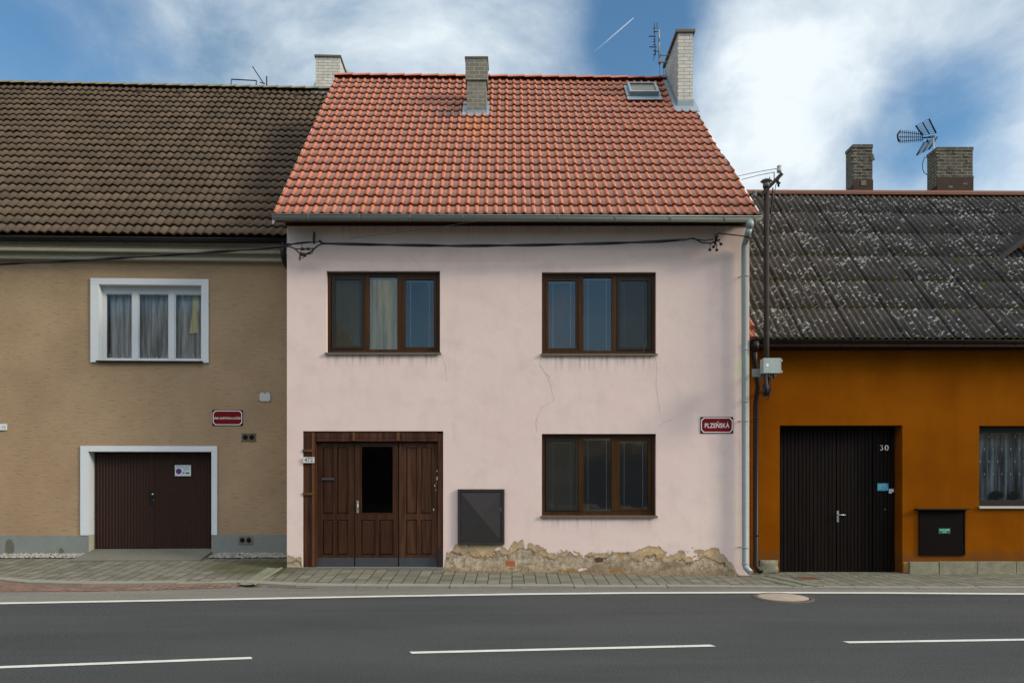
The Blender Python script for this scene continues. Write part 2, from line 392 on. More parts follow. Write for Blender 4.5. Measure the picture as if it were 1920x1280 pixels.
def red_extra(n, c, u, s, o):
    fu = n.math('FRACT', n.math('DIVIDE', u, 0.1665)); c = n.mix(n.math('MULTIPLY', n.step(fu, 0.44, 0.54), n.step(fu, 0.93, 1.0, 1, 0)), c, n.mix(0.8, c, (0.205, 0.105, 0.082)))  # troughs tinted greyer to paint in the sky sheen of the glaze
    # rust run below the middle chimney and its cast shadow painted beside it, darker rain track by the gable chimney
    def patch(u0, su, s0, ss, col, amt, c):
        d = n.math('SQRT', n.math('ADD', n.math('POWER', n.math('DIVIDE', n.math('SUBTRACT', u, u0), su), 2.0), n.math('POWER', n.math('DIVIDE', n.math('SUBTRACT', s, s0), ss), 2.0)))
        d = n.math('ADD', d, n.math('MULTIPLY', n.math('SUBTRACT', n.noise(n.scale(o, 4, 1, 1), 2.5, 4), 0.5), 0.9))
        return n.mix(n.math('MULTIPLY', n.step(d, 0.35, 1.1, 1, 0), amt), c, col)
    for q in RED_PATCH: c = patch(*q, c)
    return c

def m_corr():
    m, n, b = new_mat('lichened_fibre_cement'); uv = n.uv(); u, s, _ = n.sep(uv); o = n.obj()
    v2 = n.comb(u, s, 0.0); EX = EXR
    c = n.mix(n.step(n.noise(v2, 2.0, 5, 0.6), 0.3, 0.7), (0.038, 0.036, 0.036), (0.070, 0.066, 0.063))
    c = n.mix(n.step(u, -1.6, 2.2, 0.5, 0.0), c, (0.085, 0.066, 0.050))
    c = n.mix(n.math('MULTIPLY', n.step(n.noise(v2, 14, 5, 0.65), 0.45, 0.7), 0.5), c, (0.013, 0.012, 0.012))
    nn = n.add('ShaderNodeTexNoise'); n.put(nn.inputs['Vector'], v2); nn.inputs['Scale'].default_value = 26
    warp = n.vec('ADD', v2, n.vec('SCALE', n.vec('SUBTRACT', nn.outputs['Color'], (.5, .5, .5)), None, 0.020))
    clus = n.step(n.noise(v2, 0.8, 5, 0.7), 0.42, 0.60)
    def rings(sc, lo, hi, w_, thr, c, col, amt=0.9):
        vn = n.add('ShaderNodeTexVoronoi'); n.put(vn.inputs['Vector'], n.vec('ADD', warp, (sc, sc * .37, 0))); vn.inputs['Scale'].default_value = sc
        d = vn.outputs['Distance']; rr = n.sep(vn.outputs['Color'])
        rad = n.math('ADD', lo, n.math('MULTIPLY', rr[0], hi - lo))
        ring = n.step(n.math('ABSOLUTE', n.math('SUBTRACT', d, rad)), w_ * 0.5, w_, 1, 0)
        fill = n.math('MULTIPLY', n.step(d, n.math('MULTIPLY', rad, 0.8), rad, 1, 0), n.math('GREATER_THAN', rr[2], 0.70))
        k = n.math('MAXIMUM', ring, fill)
        k = n.math('MULTIPLY', k, n.math('GREATER_THAN', rr[1], n.math('SUBTRACT', thr + .08, n.math('MULTIPLY', clus, 0.50))))
        return n.mix(n.math('MULTIPLY', k, amt), c, col)
    crest = n.step(n.math('COSINE', n.math('MULTIPLY', u, 2 * math.pi / .13)), 0.1, -0.7, 0, 1)
    fl = n.step(n.noise(n.comb(n.math('MULTIPLY', u, 1.0), n.math('MULTIPLY', s, 0.8)), 11, 5, 0.75), 0.545, 0.60)
    fl = n.math('MULTIPLY', fl, n.math('MULTIPLY', crest, n.math('ADD', 0.12, n.math('MULTIPLY', clus, 0.85))))
    c = n.mix(n.math('MULTIPLY', fl, 0.8), c, (0.30, 0.31, 0.285))
    c = rings(5.5, 0.11, 0.24, 0.055, 0.80, c, (0.30, 0.32, 0.30))
    c = rings(8.5, 0.10, 0.25, 0.075, 0.82, c, (0.36, 0.38, 0.355))
    c = rings(14, 0.08, 0.26, 0.11, 0.86, c, (0.42, 0.43, 0.40))
    fr = n.math('FRACT', n.math('DIVIDE', s, EX)); lap = n.math('MAXIMUM', n.step(fr, 0.0, 0.05, 1, 0), n.step(fr, 0.93, 1.0, 0, 1))
    low = n.step(s, 4.6, 2.6, 0, 1)
    mo = n.math('MULTIPLY', lap, n.step(n.noise(v2, 3.0, 5, 0.65), 0.46, 0.56))
    mo2 = n.math('MULTIPLY', n.step(n.noise(v2, 3.6, 6, 0.7), 0.58, 0.66), 0.75)
    mo = n.math('MULTIPLY', n.math('MAXIMUM', mo, mo2), low, clamp=True)
    c = n.mix(mo, c, n.mix(n.noise(v2, 24, 2), (0.022, 0.026, 0.004), (0.105, 0.095, 0.012)))
    # dark joint where two sheets lap sideways
    fu = n.math('FRACT', n.math('DIVIDE', n.math('SUBTRACT', u, 0.13 * math.floor(OU0_ / .13)), 0.91))
    c = n.mix(n.math('MULTIPLY', n.step(n.math('ABSOLUTE', n.math('SUBTRACT', fu, 0.02)), 0.010, 0.022, 1, 0), 0.6), c, (0.012, 0.011, 0.011))
    c = n.mix(n.math('MULTIPLY', n.step(s, RT_S - .30, RT_S - .05), n.step(n.noise(v2, 3, 4), 0.42, 0.6)), c, (0.16, 0.055, 0.025))
    n.put(b.inputs['Base Color'], c); b.inputs['Roughness'].default_value = 0.9; b.inputs['Specular IOR Level'].default_value = 0.08
    n.put(b.inputs['Normal'], n.bump(n.noise(v2, 50, 5, 0.7), 0.6, 0.008))
    return m

def m_brick(name, c1, c2, mortar, bw, bh, ms=0.008, rough=0.85, bump=0.6, soot=None, off=0.5):
    m, n, b = new_mat(name); o = n.obj(); x, y, z = n.sep(o)
    t = n.add('ShaderNodeTexBrick'); n.put(t.inputs['Vector'], n.comb(n.math('ADD', x, y), z, 0))
    t.inputs['Scale'].default_value = 1; t.inputs['Brick Width'].default_value = bw; t.inputs['Row Height'].default_value = bh
    t.inputs['Mortar Size'].default_value = ms; t.inputs['Mortar Smooth'].default_value = 0.2; t.offset = off
    t.inputs['Color1'].default_value = (*c1, 1); t.inputs['Color2'].default_value = (*c2, 1); t.inputs['Mortar'].default_value = (*mortar, 1)
    c = t.outputs['Color']
    k = n.math('ADD', 0.72, n.math('MULTIPLY', n.noise(o, 9, 5, 0.65), 0.56)); c = n.vec('SCALE', c, None, k)
    if soot: c = n.mix(n.math('MULTIPLY', n.step(n.noise(n.scale(o, 1, 1, 0.6), 2.0, 5, 0.6), 0.45, 0.7), soot[1]), c, soot[0])
    n.put(b.inputs['Base Color'], c); b.inputs['Roughness'].default_value = rough; b.inputs['Specular IOR Level'].default_value = 0.2
    n.put(b.inputs['Normal'], n.bump(n.math('SUBTRACT', n.math('MULTIPLY', n.noise(o, 40, 4), 0.4), t.outputs['Fac']), bump, 0.008))
    return m

def m_wood(name, ca, cb, gs=1.0, rough=0.5, wear=None, spec=0.16):
    m, n, b = new_mat(name); o = n.obj()
    g = n.noise(n.scale(o, 26 * gs, 26 * gs, 1.1), 1.0, 6, 0.65, 0.4); f = n.noise(n.scale(o, 90, 90, 2.5), 1.0, 3)
    c = n.mix(n.step(g, 0.3, 0.72), ca, cb)
    c = n.mix(n.math('MULTIPLY', n.step(f, 0.5, 0.8), 0.3), c, n.vec('SCALE', c, None, 0.5))
    c = n.mix(n.math('MULTIPLY', n.step(n.noise(o, 1.6, 4), 0.45, 0.75), 0.4), c, n.vec('SCALE', c, None, 0.6))
    if wear: c = n.mix(n.step(n.noise(n.scale(o, 9, 9, 2.4), 1.0, 6, 0.7), wear[1], wear[1] + 0.05), c, wear[0])
    n.put(b.inputs['Base Color'], c); b.inputs['Roughness'].default_value = rough; b.inputs['Specular IOR Level'].default_value = spec
    n.put(b.inputs['Normal'], n.bump(g, 0.25, 0.004))
    return m

def m_glass(name, refl=0.15, tint=(0.72, 0.76, 0.76)):
    m, n, b = new_mat(name); n.n.remove(b); out = n.n['Material Output']
    tr = n.add('ShaderNodeBsdfTransparent'); tr.inputs[0].default_value = (*tint, 1)
    gl = n.add('ShaderNodeBsdfGlossy'); gl.inputs['Roughness'].default_value = 0.008
    o = n.obj(); n.put(gl.inputs['Normal'], n.bump(n.noise(n.scale(o, 2.2, 1, 1.3), 1.0, 2), 0.10, 0.05))
    fr = n.add('ShaderNodeFresnel'); fr.inputs[0].default_value = 1.5
    k = n.math('MULTIPLY', fr.outputs[0], refl / 0.04, clamp=True)
    mx = n.add('ShaderNodeMixShader'); n.put(mx.inputs[0], k); n.link(tr.outputs[0], mx.inputs[1]); n.link(gl.outputs[0], mx.inputs[2])
    n.link(mx.outputs[0], out.inputs[0]); return m

def m_sheer(name, col, alpha=0.6, fold=14.0, lo=0.35):
    m, n, b = new_mat(name); n.n.remove(b); out = n.n['Material Output']; o = n.obj()
    tr = n.add('ShaderNodeBsdfTransparent'); df = n.add('ShaderNodeBsdfDiffuse')
    wv = n.noise(n.scale(o, fold, 1, 0.7), 1.0, 4, 0.6)
    n.put(df.inputs[0], n.vec('SCALE', tuple(col), None, n.math('ADD', lo, n.math('MULTIPLY', n.step(wv, .3, .7), 1.0 - lo))))
    mx = n.add('ShaderNodeMixShader'); n.put(mx.inputs[0], n.step(wv, 0.25, 0.75, alpha * 0.75, min(1, alpha * 1.2)))
    n.link(tr.outputs[0], mx.inputs[1]); n.link(df.outputs[0], mx.inputs[2]); n.link(mx.outputs[0], out.inputs[0]); return m

def m_asphalt(name, ca, cb, agg=0.5):
    m, n, b = new_mat(name); o = n.obj()
    lo = n.noise(n.scale(o, 0.25, 0.9, 1), 1.0, 5, 0.6); fi = n.step(n.noise(o, 55, 4, 0.8), .25, .75)
    c = n.mix(n.step(lo, 0.3, 0.7), ca, cb)
    c = n.mix(n.math('MULTIPLY', n.step(n.noise(n.scale(o, 0.12, 2.2, 1), 1.0, 4), 0.45, 0.7), 0.28), c, n.vec('SCALE', cb, None, 1.25))
    c = n.vec('SCALE', c, None, n.math('ADD', 1 - agg * .5, n.math('MULTIPLY', fi, agg)))
    vs = n.vor(o, 75); c = n.mix(n.math('MULTIPLY', n.step(vs, 0.12, 0.3, 1, 0), 0.5), c, n.vec('SCALE', c, None, 2.2))
    sp = n.math('MULTIPLY', n.step(n.vor(o, 6), 0.0, 0.035, 1, 0), n.step(n.noise(o, 1.1, 2), 0.5, 0.6))
    c = n.mix(n.math('MULTIPLY', sp, 0.7), c, (0.30, 0.29, 0.27))
    n.put(b.inputs['Base Color'], c); b.inputs['Roughness'].default_value = 0.88; b.inputs['Specular IOR Level'].default_value = 0.25
    n.put(b.inputs['Normal'], n.bump(n.math('ADD', fi, vs), 0.7, 0.006))
    return m

def m_pavers(name, c1, c2, joint, strip=0.2, ln=0.1, moss=True):
    m, n, b = new_mat(name); o = n.obj(); x, y, z = n.sep(o)
    t = n.add('ShaderNodeTexBrick'); n.put(t.inputs['Vector'], n.comb(y, x, 0))
    t.inputs['Scale'].default_value = 1; t.inputs['Brick Width'].default_value = ln; t.inputs['Row Height'].default_value = strip
    t.inputs['Mortar Size'].default_value = 0.008; t.inputs['Mortar Smooth'].default_value = 0.2
    t.inputs['Color1'].default_value = (*c1, 1); t.inputs['Color2'].default_value = (*c2, 1); t.inputs['Mortar'].default_value = (*joint, 1)
    # wide joint between strips
    fx = n.math('ABSOLUTE', n.math('SUBTRACT', n.math('FRACT', n.math('DIVIDE', x, strip)), 0.5))
    c = n.mix(n.step(fx, 0.455, 0.485), t.outputs['Color'], joint)
    c = n.vec('SCALE', c, None, n.math('ADD', 0.78, n.math('MULTIPLY', n.noise(o, 3, 6, 0.65), 0.44)))
    c = n.vec('SCALE', c, None, n.math('ADD', 0.85, n.math('MULTIPLY', n.noise(o, 60, 3), 0.3)))
    wn = n.add('ShaderNodeTexWhiteNoise'); n.put(wn.inputs['Vector'], n.comb(n.math('FLOOR', n.math('DIVIDE', x, strip)), n.math('FLOOR', n.math('DIVIDE', y, ln * 2)), 0)); c = n.vec('SCALE', c, None, n.math('ADD', 0.82, n.math('MULTIPLY', wn.outputs['Value'], 0.36)))
    if moss:
        d = n.math('ADD', n.vec('DISTANCE', n.scale(o, 0.55, 0.9, 0), (-4.35 * .55, 13.2 * .9, 0)), n.math('MULTIPLY', n.noise(o, 2.2, 5), 0.7))
        c = n.mix(n.math('MULTIPLY', n.step(d, 0.55, 1.30, 1, 0), 0.9), c, (0.040, 0.042, 0.012))
        w2 = n.math('MULTIPLY', n.step(n.noise(n.scale(o, .5, 1.5, 1), 1.4, 5), 0.45, 0.66), 0.35); c = n.mix(w2, c, (0.11, 0.11, 0.075))
    if moss:
        so = n.math('MULTIPLY', n.step(n.math('ADD', y, n.math('MULTIPLY', n.noise(o, 4, 6, .7), 0.22)), 12.97, 13.03), n.math('MULTIPLY', n.step(x, -1.4, -1.1), n.step(x, 4.1, 4.3, 1, 0)))
        c = n.mix(n.math('MULTIPLY', so, .9), c, (0.15, 0.095, 0.035))
    n.put(b.inputs['Base Color'], c); b.inputs['Roughness'].default_value = 0.9; b.inputs['Specular IOR Level'].default_value = 0.2
    hb = n.math('SUBTRACT', n.math('MULTIPLY', n.noise(o, 30, 3), 0.25), n.math('MAXIMUM', t.outputs['Fac'], n.step(fx, 0.455, 0.485)))
    n.put(b.inputs['Normal'], n.bump(hb, 0.9, 0.012))
    return m

# ------------------------------------------------------------------ frames and roof planes
PK = Frame(0, 13.0)
LF = Frame(-422 * 14.35 / FP, 14.35, math.atan(0.20 / 5.5))
RT = Frame(6.0, 13.35)
# pink roof plane: eave at v=-0.35
PKE = PK.at(960, 403, -0.35); PK_T = 1.064; PK_V0, PK_Z0 = -0.35, PKE.z
LFE = LF.at(268, 441, -0.30); LF_T = 1.07; LF_V0, LF_Z0 = -0.30, LFE.z
RTE = RT.at(1660, 637, -0.28); RT_T = 1.0; RT_V0, RT_Z0 = -0.28, RTE.z
def srf(p, v0, tan): return (p.y - v0) / math.cos(math.atan(tan))
pk_ridge = PK.plane(960, 150, PK_V0, PK_Z0, PK_T); lf_ridge = LF.plane(300, 166, LF_V0, LF_Z0, LF_T); rt_ridge = RT.plane(1660, 364, RT_V0, RT_Z0, RT_T)
PK_S, LF_S, RT_S = srf(pk_ridge, PK_V0, PK_T), srf(lf_ridge, LF_V0, LF_T), srf(rt_ridge, RT_V0, RT_T)
print('slopes', PK_S, LF_S, RT_S, pk_ridge, lf_ridge, rt_ridge)

pk_ch = PK.plane(893, 222, PK_V0, PK_Z0, PK_T); pk_ch2 = PK.plane(1286, 206, PK_V0, PK_Z0, PK_T)
RED_PATCH = [(pk_ch.x + 0.05, 0.42, srf(pk_ch, PK_V0, PK_T) - 0.55, 0.75, (0.45, 0.14, 0.035), 0.45),
             (pk_ch.x - 0.55, 0.45, srf(pk_ch, PK_V0, PK_T) + 0.22, 0.28, (0.06, 0.04, 0.045), 0.7),
             (pk_ch2.x - 0.45, 1.1, srf(pk_ch2, PK_V0, PK_T) - 0.7, 0.6, (0.30, 0.10, 0.05), 0.55)]
def ph(px, py): p = PK.at(px, py); return p
_pts = [(538, 1034), (566, 1036), (568, 1062), (832, 1062), (836, 1030), (862, 1012), (940, 1014), (952, 1026), (966, 1008), (1004, 1012), (1032, 1028), (1100, 1031),
        (1180, 1028), (1236, 1018), (1248, 1032), (1300, 1026), (1342, 1021), (1356, 1032), (1376, 1056), (1388, 1078), (1404, 1084)]
PEEL = [(0.0, 0.4)] + [((ph(a, b).x + 4.2) / 8.6, max(0.0, ph(a, b).z - .045)) for a, b in _pts] + [(1.0, 0.0)]
_w = [PK.rect(612, 825, 508, 662), PK.rect(1016, 1230, 510, 664), PK.rect(1016, 1230, 813, 967)]
RUNS = [(_w[0][0], _w[0][1], _w[0][2], 0.30, 0.8), (_w[1][0], _w[1][1], _w[1][2], 0.38, 0.7), (_w[2][0], _w[2][1], _w[2][2] - .02, 0.32, 0.45), (-4.0, 4.2, ph(960, 422).z + .02, 0.25, 0.45)]

EXP, EXL, EXR = PK_S / 20, LF_S / 23, RT_S / 6
OU0_ = RT.at(1404, 800).x + .03
M_PINK, M_TAN, M_ORANGE = m_pink(), m_tan(), m_orange()
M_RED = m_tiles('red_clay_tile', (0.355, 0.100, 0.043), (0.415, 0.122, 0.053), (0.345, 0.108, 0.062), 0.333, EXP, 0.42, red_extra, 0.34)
M_BRN = m_tiles('weathered_brown_tile', (0.072, 0.051, 0.034), (0.104, 0.074, 0.049), (0.056, 0.045, 0.032), 0.344, EXL, 0.85, None, 0.2, (0.20, 0.19, 0.13))
M_CORR = m_corr()
M_WHITEBRICK = m_brick('white_glazed_brick', (0.50, 0.49, 0.44), (0.42, 0.42, 0.385), (0.16, 0.15, 0.13), 0.25, 0.078, 0.006, 0.6, 0.4)
M_GREYBRICK = m_brick('grey_block_brick', (0.19, 0.18, 0.15), (0.145, 0.14, 0.118), (0.28, 0.265, 0.225), 0.22, 0.085, 0.008, 0.9, 0.6, ((0.11, 0.10, 0.08), 0.5))
M_OLDBRICK = m_brick('sooty_old_brick', (0.088, 0.083, 0.066), (0.058, 0.056, 0.047), (0.19, 0.18, 0.145), 0.27, 0.075, 0.011, 0.95, 0.9, ((0.045, 0.04, 0.035), 0.55))
M_CONC = plain('concrete', (0.125, 0.124, 0.104), 0.9, 0, 0.35, 2.2, 0.5, 70, 0.2)
M_PLINTH = plain('grey_plinth_render', (0.175, 0.190, 0.178), 0.9, 0, 0.3, 1.8, 0.4, 90, 0.2)
M_CAP = plain('mossy_concrete_cap', (0.12, 0.115, 0.09), 0.9, 0, 0.4, 8, 0.5, 60, 0.2)
M_WHITE = plain('white_paint', (0.54, 0.575, 0.60), 0.7, 0, 0.10, 3, 0.1, 60, 0.3)
M_CREAM = plain('cream_cornice_paint', (0.36, 0.345, 0.27), 0.85, 0, 0.25, 2.5, 0.2, 40, 0.2)
M_ZINC = plain('grey_zinc', (0.24, 0.265, 0.25), 0.42, 0.35, 0.2, 4, 0.05, 30)
M_PIPE = plain('zinc_downpipe', (0.25, 0.29, 0.29), 0.48, 0.20, 0.2, 5, 0.05, 30)
M_LEAD = plain('blue_grey_flashing', (0.20, 0.26, 0.30), 0.45, 0.2, 0.25, 6)
M_RUSTFL = plain('rusty_flashing', (0.042, 0.027, 0.021), 0.85, 0, 0.6, 7, 0.3, 40, 0.2)
M_BLACKMETAL = plain('black_metal', (0.008, 0.008, 0.009), 0.5, 0.0, 0.3, 8)
M_RUSTPOLE = plain('dark_rusty_steel', (0.020, 0.013, 0.010), 0.7, 0.0, 0.8, 9, 0.2, 60)
M_BROWNGUT = plain('dark_brown_metal', (0.013, 0.0075, 0.006), 0.45, 0.0, 0.4, 6)
M_SOFFIT = m_wood('dark_soffit_board', (0.030, 0.014, 0.008), (0.055, 0.026, 0.014))
M_FRAME = m_wood('brown_window_plastic', (0.032, 0.0125, 0.0032), (0.056, 0.0235, 0.0062), 0.8, 0.4)
M_DARKFR = plain('black_fly_screen_frame', (0.015, 0.014, 0.013), 0.5)
M_SILL = plain('brown_sheet_sill', (0.13, 0.10, 0.075), 0.4, 0.2, 0.2, 5)
M_GLASS = m_glass('window_glass', 0.15, (0.88, 0.90, 0.90))
M_GLASSD = m_glass('door_glass', 0.010, (0.4, 0.4, 0.4))
M_GLASSR = m_glass('curtained_glass', 0.065, (0.86, 0.88, 0.88))
M_ROOM = plain('dim_room', (0.055, 0.058, 0.058), 0.9, 0, 0.3, 1.2)
M_DARKROOM = plain('dark_room', (0.02, 0.018, 0.016), 0.9)
M_CORD = plain('white_cord', (0.62, 0.64, 0.62), 0.6)
M_RAIL = plain('pale_blind_rail', (0.40, 0.42, 0.41), 0.5)
M_SHEER = m_sheer('net_curtain', (0.88, 0.88, 0.90), 0.85, 15, 0.5)
M_SHEER2 = m_sheer('white_curtain', (0.62, 0.70, 0.74), 0.80, 12, 0.1)
M_GOLD = m_sheer('gold_sheer_curtain', (1.0, 0.80, 0.38), 1.6, 11, 0.5)
M_SCREENP = m_sheer('fly_screen_net', (0.05, 0.052, 0.045), 0.48, 1, 0.8)
M_OLIVEBL = m_sheer('olive_blind', (0.40, 0.34, 0.13), 1.5, 3, 0.5)
M_LACE = plain('lace', (0.88, 0.90, 0.95), 0.9)
M_DOOR = m_wood('brown_painted_wood', (0.025, 0.0100, 0.0048), (0.052, 0.0225, 0.0112), 0.8, 0.42)
M_DOORWORN = m_wood('worn_brown_wood', (0.032, 0.0125, 0.006), (0.090, 0.040, 0.020), 1.0, 0.5, ((0.022, 0.010, 0.006), 0.60))
M_DOORFR = m_wood('weathered_door_frame', (0.026, 0.009, 0.0048), (0.075, 0.029, 0.014), 0.9, 0.6)
M_BATTEN = m_wood('bare_batten', (0.075, 0.031, 0.012), (0.12, 0.052, 0.021), 0.9, 0.6)
M_KICK = plain('grey_kick_paint', (0.040, 0.044, 0.052), 0.6, 0, 0.4, 6)
M_GARAGE = plain('brown_ribbed_sheet', (0.029, 0.0125, 0.0075), 0.5, 0, 0.25, 1.5)
M_GATE = m_wood('black_brown_planks', (0.0035, 0.0024, 0.0020), (0.0100, 0.0064, 0.0050), 0.7, 0.6, None, 0.08)
M_CHROME = plain('dull_chrome', (0.45, 0.45, 0.44), 0.35, 0.8, 0.2, 20)
M_SIGNRED = plain('sign_red_enamel', (0.135, 0.002, 0.004), 0.3, 0, 0.12, 6)
M_SIGNDARK = plain('sign_dark_edge', (0.022, 0.001, 0.003), 0.4)
M_SIGNWHITE = plain('sign_white_enamel', (0.72, 0.68, 0.68), 0.4)
M_CABINET = plain('charcoal_sheet', (0.032, 0.029, 0.029), 0.45, 0.0, 0.2, 5)
M_BRCAB = plain('dark_brown_cabinet', (0.0045, 0.0022, 0.0022), 0.6, 0, .2, 6, 0, 60, .06)
M_STONE = m_brick('plinth_stone', (0.20, 0.195, 0.155), (0.15, 0.148, 0.115), (0.30, 0.28, 0.22), 0.62, 0.5, 0.010, 0.95, 0.9, ((0.075, 0.07, 0.045), 0.7), 0.0)
M_ROUGHST = plain('rough_mossy_stone', (0.20, 0.19, 0.135), 0.95, 0, 0.9, 7, 1.0, 14, 0.1)
M_ASPH = m_asphalt('asphalt', (0.032, 0.036, 0.037), (0.044, 0.048, 0.048), 1.0)
M_ASPH2 = m_asphalt('old_asphalt_edge', (0.115, 0.112, 0.100), (0.150, 0.145, 0.128), 0.7)
M_PAVE = m_pavers('grey_pavers', (0.165, 0.160, 0.128), (0.125, 0.123, 0.100), (0.022, 0.021, 0.013))
M_PINKPAVE = m_pavers('pink_pavers', (0.215, 0.130, 0.100), (0.165, 0.105, 0.083), (0.06, 0.045, 0.035), 0.12, 0.06, False)
M_KERB = plain('kerb_concrete', (0.190, 0.185, 0.155), 0.9, 0, 0.35, 3, 0.5, 60, 0.2)
def m_line():
    m, n, b = new_mat('road_paint'); o = n.obj()
    w_ = n.step(n.math('ADD', n.noise(o, 40, 5, 0.7), n.math('MULTIPLY', n.noise(o, 2, 3), 0.35)), 0.42, 0.62)
    n.put(b.inputs['Base Color'], n.mix(w_, (0.22, 0.22, 0.21), n.mix(n.noise(o, 5, 4), (0.36, 0.37, 0.345), (0.56, 0.56, 0.52)))); b.inputs['Roughness'].default_value = 0.7
    return m
M_LINE = m_line()
M_BLACKCABLE = plain('black_cable', (0.010, 0.010, 0.011), 0.5)
M_WIRE = plain('grey_wire', (0.06, 0.055, 0.05), 0.6)
M_PORC = plain('glazed_insulator', (0.34, 0.37, 0.36), 0.25, 0, 0.3, 30)
M_BOX = plain('grey_junction_box', (0.30, 0.35, 0.33), 0.7, 0, 1.0, 50, 0.2, 80)
M_RIDGEPAINT = plain('ridge_sheet_brown', (0.125, 0.055, 0.032), 0.7, 0, 0.5, 1.6, 0.2, 40, 0.2)
M_RIDGERED = plain('red_ridge_tile', (0.33, 0.105, 0.060), 0.45, 0, 0.25, 4, 0.1, 40)
M_RIDGEBRN = plain('lichen_ridge_tile', (0.15, 0.14, 0.095), 0.9, 0, 0.7, 10, 0.4, 50, 0.2)
M_CRACK = plain('crack_dark', (0.28, 0.21, 0.175), 1.0)
M_GRAVEL = plain('gravel_stone', (0.24, 0.235, 0.215), 0.9, 0, 1.0, 14, 0.4, 60)
M_BED = plain('dark_damp_soil', (0.022, 0.022, 0.018), 1.0, 0, .5, 10)
M_LEAF = plain('pot_plant_leaf', (0.030, 0.055, 0.016), 0.6, 0, 0.8, 30)

# ================================================================== GROUND
def sheet(name, xs, rows_fn, mat, ny=1, kind='structure'):
    """xs list; rows_fn(x) -> ((yb,zb),(yf,zf)); builds a sheet facing up."""
    mb = MB(); idx = []
    for x in xs:
        (yb, zb), (yf, zf) = rows_fn(x); idx.append([mb.pt(x, yf + (yb - yf) * j / ny, zf + (zb - zf) * j / ny) for j in range(ny + 1)])
    for a, b in zip(idx, idx[1:]):
        for j in range(ny): mb.face([a[j], b[j], b[j + 1], a[j + 1]], True)
    return mb.build(name, mat, None, kind)
def lerp_tab(tab):
    def f(x):
        if x <= tab[0][0]: return tab[0][1]
        for (a, p), (b, q) in zip(tab, tab[1:]):
            if x <= b: return p + (q - p) * (x - a) / (b - a)
        return tab[-1][1]
    return f
MG, ng, bgr = new_mat('grassy_earth'); og = ng.obj()
ng.put(bgr.inputs['Base Color'], ng.mix(ng.step(ng.noise(og, 0.4, 6), 0.35, 0.65), (0.055, 0.05, 0.025), (0.10, 0.09, 0.05))); bgr.inputs['Roughness'].default_value = 1.0
mb = MB(); mb.quad((-900, -900, -0.03), (900, -900, -0.03), (900, 900, -0.03), (-900, 900, -0.03)); mb.build('ground', MG, None, 'structure')
mb = MB(); mb.quad((-120, 2.6, 0), (120, 2.6, 0), (120, 12.4, 0), (-120, 12.4, 0)); mb.build('road', M_ASPH, None, 'structure')
mb = MB(); mb.box(-120, 120, 0.9, 2.6, -0.03, 0.11); mb.build('opposite_pavement', M_KERB, None, 'structure')
# edge line polyline (centre) on the road
LINE = [(-400, 1137), (-200, 1133.6), (0, 1130.2), (240, 1126), (480, 1121.6), (720, 1117), (960, 1113.2), (1180, 1110.8), (1400, 1110), (1660, 1110.8), (1920, 1112.6), (2300, 1116)]
lp = [G(a, b, 0.008) for a, b in LINE]; lp = [Vector((-60, lp[0].y - 4.0, .008))] + lp + [Vector((60, lp[-1].y - 1.2, .008))]
line_y = lerp_tab([(p.x, p.y) for p in lp])
LW = 0.074
xs = sorted({p.x for p in lp})
sheet('edge_line', xs, lambda x: ((line_y(x) + LW, .008), (line_y(x) - LW, .008)), M_LINE)
# front edge of the pavement and its height
fr_tab = [(-40, 1084, .16)] + [(a, b, c) for a, b, c in [(-300, 1084, .08), (0, 1086.5, .08), (45, 1086.5, .08), (48, 1092, .055), (125, 1094, .055), (217, 1094.5, .055), (330, 1093, .055), (334, 1088.5, .075), (452, 1091.5, .06), (472, 1090.5, .06), (505, 1095, .045), (560, 1097, .045), (760, 1098.5, .045), (960, 1099, .04), (1200, 1099.5, .03), (1400, 1100.5, .02), (1660, 1101.5, .018), (1920, 1102, .016), (2300, 1102, .016)]][0:]
fr_pts = [G(a, b, c) for a, b, c in fr_tab[1:]]
fy = lerp_tab([(-60, fr_pts[0].y)] + [(p.x, p.y) for p in fr_pts] + [(60, fr_pts[-1].y)])
fz = lerp_tab([(-60, .08)] + [(p.x, p.z) for p in fr_pts] + [(60, .016)])
LYB = lambda x: 14.35 + (x + 4.436) * math.tan(LF.yaw)   # tan house facade line in world
bz_left = lambda x: .275
bz = lerp_tab([(-4.03, .190), (0, .113), (4.2, .037), (4.5, .03), (12, .02)])
xl = [-60, -30, -20] + [-14 + i * 0.25 for i in range(40)] + [-4.012]
xl = [x for x in xl if x <= -4.012]
sheet('pavement', xl, lambda x: ((LYB(x) + .05, bz_left(x)), (fy(x) + .02, fz(x))), M_PAVE, 6)
xr = [-4.012 + i * 0.25 for i in range(0, 84)] + [20, 40, 60]
sheet('pavement', xr, lambda x: ((13.05 if x < 4.3 else 13.5, bz(x)), (fy(x) + .02, fz(x))), M_PAVE, 6)
def pave_z(x, y):
    yb, zb = (LYB(x), bz_left(x)) if x < -4.012 else ((13.05 if x < 4.3 else 13.5), bz(x))
    t = (y - fy(x)) / (yb - fy(x)); return fz(x) + (zb - fz(x)) * t
